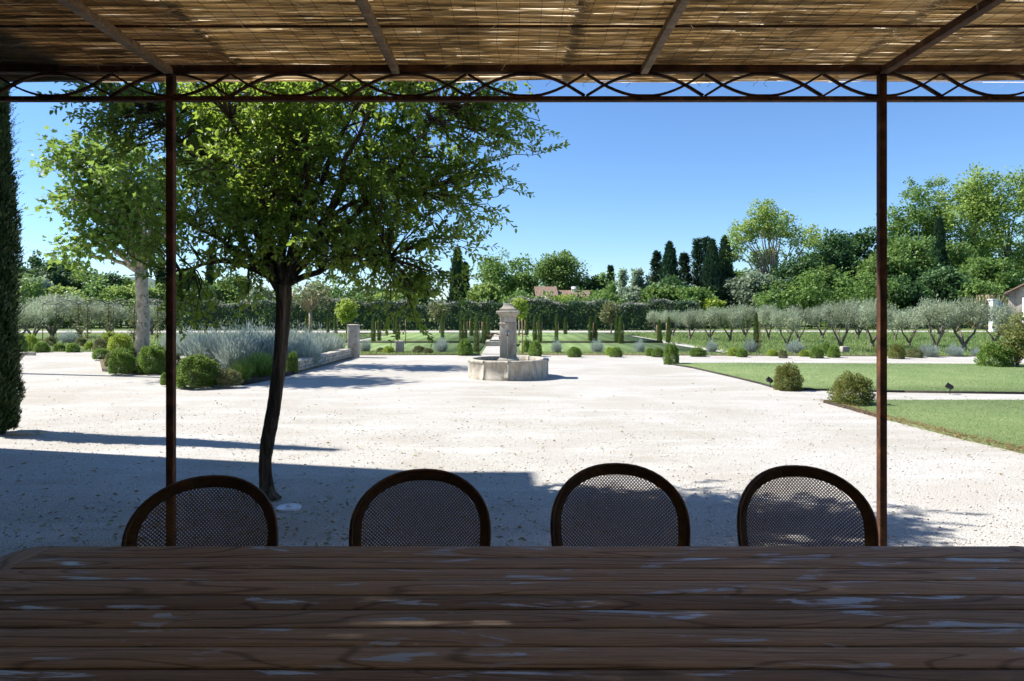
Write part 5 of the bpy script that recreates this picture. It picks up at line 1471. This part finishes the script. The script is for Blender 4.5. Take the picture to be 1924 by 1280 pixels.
BG = [('round', 20, 478, 95, 62, 'L_deep', 'dark evergreen tree behind the left olives beside the tall cypress'),
      ('poplar', 68, 473, 44, 70, 'L_deep', 'dark upright tree on the left skyline'), ('round', 95, 486, 70, 64, 'L_deep', 'dense dark tree left of the plane tree crown'),
      ('round', 60, 515, 60, 57, 'L_silver', 'feathery grey-green tree behind the left olives'),
      ('round', 150, 500, 75, 66, 'L_green', 'green tree under the low branch of the plane tree'), ('round', 195, 508, 70, 63, 'L_deep', 'dark green tree left of the pale plane trunk'),
      ('round', 125, 536, 60, 57, 'L_light', 'bright green low tree in front of the dark ones at left'), ('round', 222, 540, 66, 57, 'L_light', 'bright yellow-green tree behind the plane trunk'),
      ('round', 240, 514, 60, 68, 'L_green', 'green tree touching the plane trunk at left'), ('cyp', 303, 487, 18, 66, 'L_cypfar', 'narrow dark cypress just left of the left post'),
      ('round', 300, 530, 80, 60, 'L_green', 'green tree just left of the left post'), ('round', 355, 505, 60, 66, 'L_green', 'green tree just right of the left post'), ('round', 385, 535, 70, 58, 'L_deep', 'dark low tree under the drooping branch'),
      ('cyp', 395, 482, 16, 72, 'L_cypfar', 'narrow dark cypress half hidden behind the shade tree'), ('round', 440, 520, 90, 60, 'L_green', 'green tree behind the shade tree, left of its trunk'),
      ('round', 500, 540, 70, 57, 'L_silver', 'grey-green tree behind the shade tree trunk'), ('round', 600, 535, 90, 60, 'L_deep', 'dark tree behind the young forked tree'), ('round', 690, 540, 90, 60, 'L_deep', 'dark tree behind the ball tree'),
      ('round', 782, 503, 74, 62, 'L_deep', 'dark round tree below the right branches of the shade tree'), ('round', 730, 545, 60, 57, 'L_light', 'light green tree above the hedge left of the cypress pair'),
      ('cyp', 859, 470, 30, 64, 'L_cypfar', 'taller cypress of the pair left of the fountain'), ('cyp', 874, 498, 15, 64, 'L_cypfar', 'shorter cypress of the pair left of the fountain'),
      ('round', 952, 459, 108, 74, 'L_green', 'big rounded tree on the skyline directly behind the fountain'), ('round', 1060, 465, 110, 76, 'L_green', 'big spreading tree behind the tiled roof'),
      ('round', 905, 533, 70, 58, 'L_light', 'light green tree in front of the big rounded tree'), ('round', 985, 545, 56, 57, 'L_green', 'low green tree left of the tiled roof'), ('round', 1055, 556, 50, 56, 'L_lime', 'yellow-green low tree in front of the tiled roof'),
      ('round', 1125, 510, 46, 74, 'L_deep', 'dark tree right of the spreading tree'), ('cyp', 1147, 504, 18, 66, 'L_cypfar', 'dark cypress standing alone beside the poplars'), ('poplar', 1169, 503, 22, 78, 'L_silver', 'pale poplar, leftmost of the distant poplars'),
      ('poplar', 1192, 503, 14, 80, 'L_silver', 'pale poplar, second of the distant poplars'), ('poplar', 1203, 504, 13, 80, 'L_silver', 'pale poplar, third of the distant poplars'), ('poplar', 1219, 500, 18, 80, 'L_silver', 'pale poplar nearest to the dark conifers'),
      ('round', 1180, 540, 48, 58, 'L_silver', 'silvery willow-like tree below the poplars'), ('round', 1128, 545, 60, 57, 'L_green', 'green bushy tree right of the tiled roof'),
      ('fir', 1234, 472, 26, 66, 'L_cypfar', 'thin pointed conifer, leftmost of the dark conifers'), ('cyp', 1258, 459, 46, 65, 'L_cypfar', 'broad dark cypress, second of the dark conifers'), ('fir', 1286, 475, 34, 67, 'L_cypfar', 'lower pointed conifer between the broad cypresses'),
      ('fir', 1311, 448, 34, 68, 'L_cypfar', 'tall pointed conifer left of the twin cypresses'), ('fir', 1328, 445, 32, 70, 'L_cypfar', 'tallest pointed conifer of the dark group'), ('cyp', 1338, 455, 40, 61, 'L_cypfar', 'left one of the twin fat cypresses'), ('cyp', 1362, 449, 44, 62, 'L_cypfar', 'right one of the twin fat cypresses'),
      ('round', 1240, 530, 90, 58, 'L_green', 'ivy green bushy tree below the leftmost conifer'), ('round', 1300, 535, 80, 57, 'L_green', 'rounded green tree below the middle conifers'), ('round', 1335, 560, 40, 56, 'L_lime', 'small yellow-green tree at the foot of the twin cypresses'),
      ('airy', 1450, 376, 190, 62, 'L_light', 'tall airy tree with bare pale stems'), ('round', 1415, 505, 90, 60, 'L_silver', 'grey-green bushy tree left of the airy tree'), ('round', 1490, 480, 90, 60, 'L_deep', 'dark bushy tree at the foot of the airy tree'),
      ('round', 1575, 425, 110, 64, 'L_deep', 'dense dark tree right of the airy tree'), ('round', 1632, 415, 90, 66, 'L_deep', 'dense dark tree directly behind the right post'), ('round', 1545, 490, 90, 58, 'L_green', 'green tree above the olives left of the right post'),
      ('round', 1705, 440, 110, 62, 'L_green', 'green tree just right of the right post'), ('cyp', 1765, 413, 34, 66, 'L_cypfar', 'narrow dark cypress in front of the right plane trees'), ('round', 1770, 500, 110, 57, 'L_deep', 'dark low tree right of the right post'),
      ('round', 1722, 318, 110, 76, 'L_green', 'tall plane tree, leftmost of the big right trees'), ('round', 1805, 308, 145, 75, 'L_light', 'tall bright plane tree, middle of the big right trees'), ('round', 1895, 298, 165, 74, 'L_light', 'tall bright plane tree at the right edge'), ('round', 1985, 330, 150, 76, 'L_green', 'tall plane tree past the right edge'),
      ('round', 1395, 505, 80, 66, 'L_green', 'green tree between the twin cypresses and the airy tree'), ('round', 1528, 470, 80, 66, 'L_green', 'mid green tree just right of the airy tree'), ('round', 1660, 462, 90, 60, 'L_green', 'feathery green tree immediately right of the right post'),
      ('round', 1790, 440, 110, 68, 'L_green', 'green tree filling the gap below the middle plane tree'), ('round', 1265, 520, 80, 60, 'L_deep', 'dark bushy tree at the foot of the broad cypress'), ('round', 120, 478, 60, 72, 'L_deep', 'dark pointed tree rising behind the left trees'), ('round', 270, 535, 60, 58, 'L_light', 'light green tree right of the pale plane trunk'),
      ('round', 1855, 480, 110, 62, 'L_green', 'green tree in front of the tall right plane trees'), ('round', 1690, 520, 80, 56, 'L_deep', 'dark bush-like tree above the olives right of the post')]
for a in BG: bg_tree(*a)

# ---- bamboo clump at right
q = P(1855, 590, 52); q.z = 0
bm = thing('bamboo_clump', 'pale feathery reed clump left of the stone house', 'bamboo', q)
b = MB(); tuft(b, 1.6, 2.5, 1100, 0.07); b.build('foliage', M['L_dull'], bm)
b = MB()
for k in range(24): b.tube([(R.normal(0, 0.5), R.normal(0, 0.4), 0), (R.normal(0, 0.8), R.normal(0, 0.5), 2.6)], 0.02, 5)
b.build('stem', M['bark_pale'], bm)

# ---- far houses
def tiled_roof(b, x0, x1, y0, y1, z0, z1, n):
    """corrugated slope from (y0,z0) eave to (y1,z1) ridge"""
    m = n * 4 + 1
    xs = np.linspace(x0, x1, m); w = 0.05 * np.abs(np.sin(np.linspace(0, n * np.pi, m)))
    V = np.concatenate([np.stack([xs, np.full(m, y), z + w], 1) for y, z in ((y0, z0), (y1, z1))])
    b.add(V, [(i, i + 1, m + i + 1, m + i) for i in range(m - 1)])


Yh = 68.0
fh = thing('far_house', 'distant house with pinkish clay tile roofs behind the hedge', 'house', P(1055, 580, Yh) * 1)
fh.location.z = 0
fx = fh.location.x
def U(px): return (px - 962) / F * Yh - fx
def Zp(py): return CAM_H - (py - HOR) / F * Yh
MB().box(((U(1008) + U(1046)) / 2, 1.5, Zp(557) / 2), (U(1046) - U(1008), 5.5, Zp(557))).build('wall', M['plaster'], fh)
MB().box(((U(1046) + U(1115)) / 2, 2.2, Zp(560) / 2), (U(1115) - U(1046) - 0.02, 4.5, Zp(560))).build('wall', M['plaster'], fh)
b = MB(); tiled_roof(b, U(1005), U(1048), -1.7, 1.6, Zp(558), Zp(538), 16); tiled_roof(b, U(1005), U(1048), 4.9, 1.6, Zp(558), Zp(538), 16); rf = b.build('roof', M['tile'], fh)
b = MB(); tiled_roof(b, U(1044), U(1118), -0.4, 2.2, Zp(561), Zp(545), 26); tiled_roof(b, U(1044), U(1118), 4.8, 2.2, Zp(561), Zp(545), 26); rf2 = b.build('roof', M['tile'], fh)
MB().box((U(1082), 1.8, Zp(548)), (0.5, 0.5, 1.1)).build('chimney', M['whitewash'], rf2)
for px in (1062, 1098): MB().box((U(px), -0.06, Zp(566)), (0.6, 0.06, 0.9)).build('window', M['glass'], fh)

Ys = 46.0
sh_ = thing('stone_house', 'grey stone gable house cut by the right edge', 'house', ((1890 - 962) / F * Ys, Ys, 0), math.radians(-37))
def U2(px): return (px - 1890) / F * Ys
def Z2(py): return CAM_H - (py - HOR) / F * Ys
w0, w1 = U2(1894), U2(2020); ridge = (w0 + w1) / 2
b = MB()
V = [(w0, 0, 0), (w1, 0, 0), (w1, 0, Z2(551)), (ridge, 0, Z2(515)), (w0, 0, Z2(551))]; V += [(x, 7, z) for x, y, z in V]
b.add(V, np.array([(0, 1, 2, 3, 4)])); b.F.append(np.array([(9, 8, 7, 6, 5)], dtype=np.int32)); b.F.append(np.array([(0, 5, 6, 1), (1, 6, 7, 2), (4, 9, 5, 0)], dtype=np.int32))
b.build('wall', M['greystone'], sh_)
b = MB()
for xa, xb in ((w0 - 0.25, ridge), (w1 + 0.25, ridge)):
    za = Z2(551) - 0.12; zr = Z2(515) + 0.05
    V = [(xa, -0.3, za), (xb, -0.3, zr), (xb, 7.3, zr), (xa, 7.3, za)]; V += [(x, y, z + 0.12) for x, y, z in V]
    b.add(V, [(0, 3, 2, 1), (4, 5, 6, 7), (0, 1, 5, 4), (1, 2, 6, 5), (2, 3, 7, 6), (3, 0, 4, 7)])
b.build('roof', M['tile'], sh_)
MB().box(((U2(1915) + w1) / 2, -0.31, Z2(560) / 2), (w1 - U2(1915), 0.6, Z2(560))).build('lower_wall', M['whitewash'], sh_)
gp = thing('white_gatepost', 'white rendered gatepost with blue shutter left of the stone house', 'gatepost', ((1867 - 962) / F * 45.0, 45.0, 0))
MB().box((0, 0, 1.05), (0.4, 0.4, 2.1)).build('post', M['whitewash'], gp, False, None, 0.02)
MB().box((0, 0, 2.14), (0.5, 0.5, 0.08)).build('cap', M['whitewash'], gp, False, None, 0.01)
g = MB().box((0.4, 0, 1.0), (0.36, 0.06, 1.9)).build('gate_leaf', M['shutter'], gp)
# iron fence behind the grove at right
fn = thing('iron_fence', 'thin vertical iron fence left of the stone house', 'fence', ((1880 - 962) / F * 45.5, 45.5, 0))
for k in range(8): MB().tube([(0.25 + k * 0.11, 0, 0), (0.25 + k * 0.11, 0, 2.7)], 0.012, 5).build('bar', M['dark'], fn)
for z in (0.3, 2.5): MB().box((0.63, 0.03, z), (0.9, 0.02, 0.04)).build('rail', M['dark'], fn)
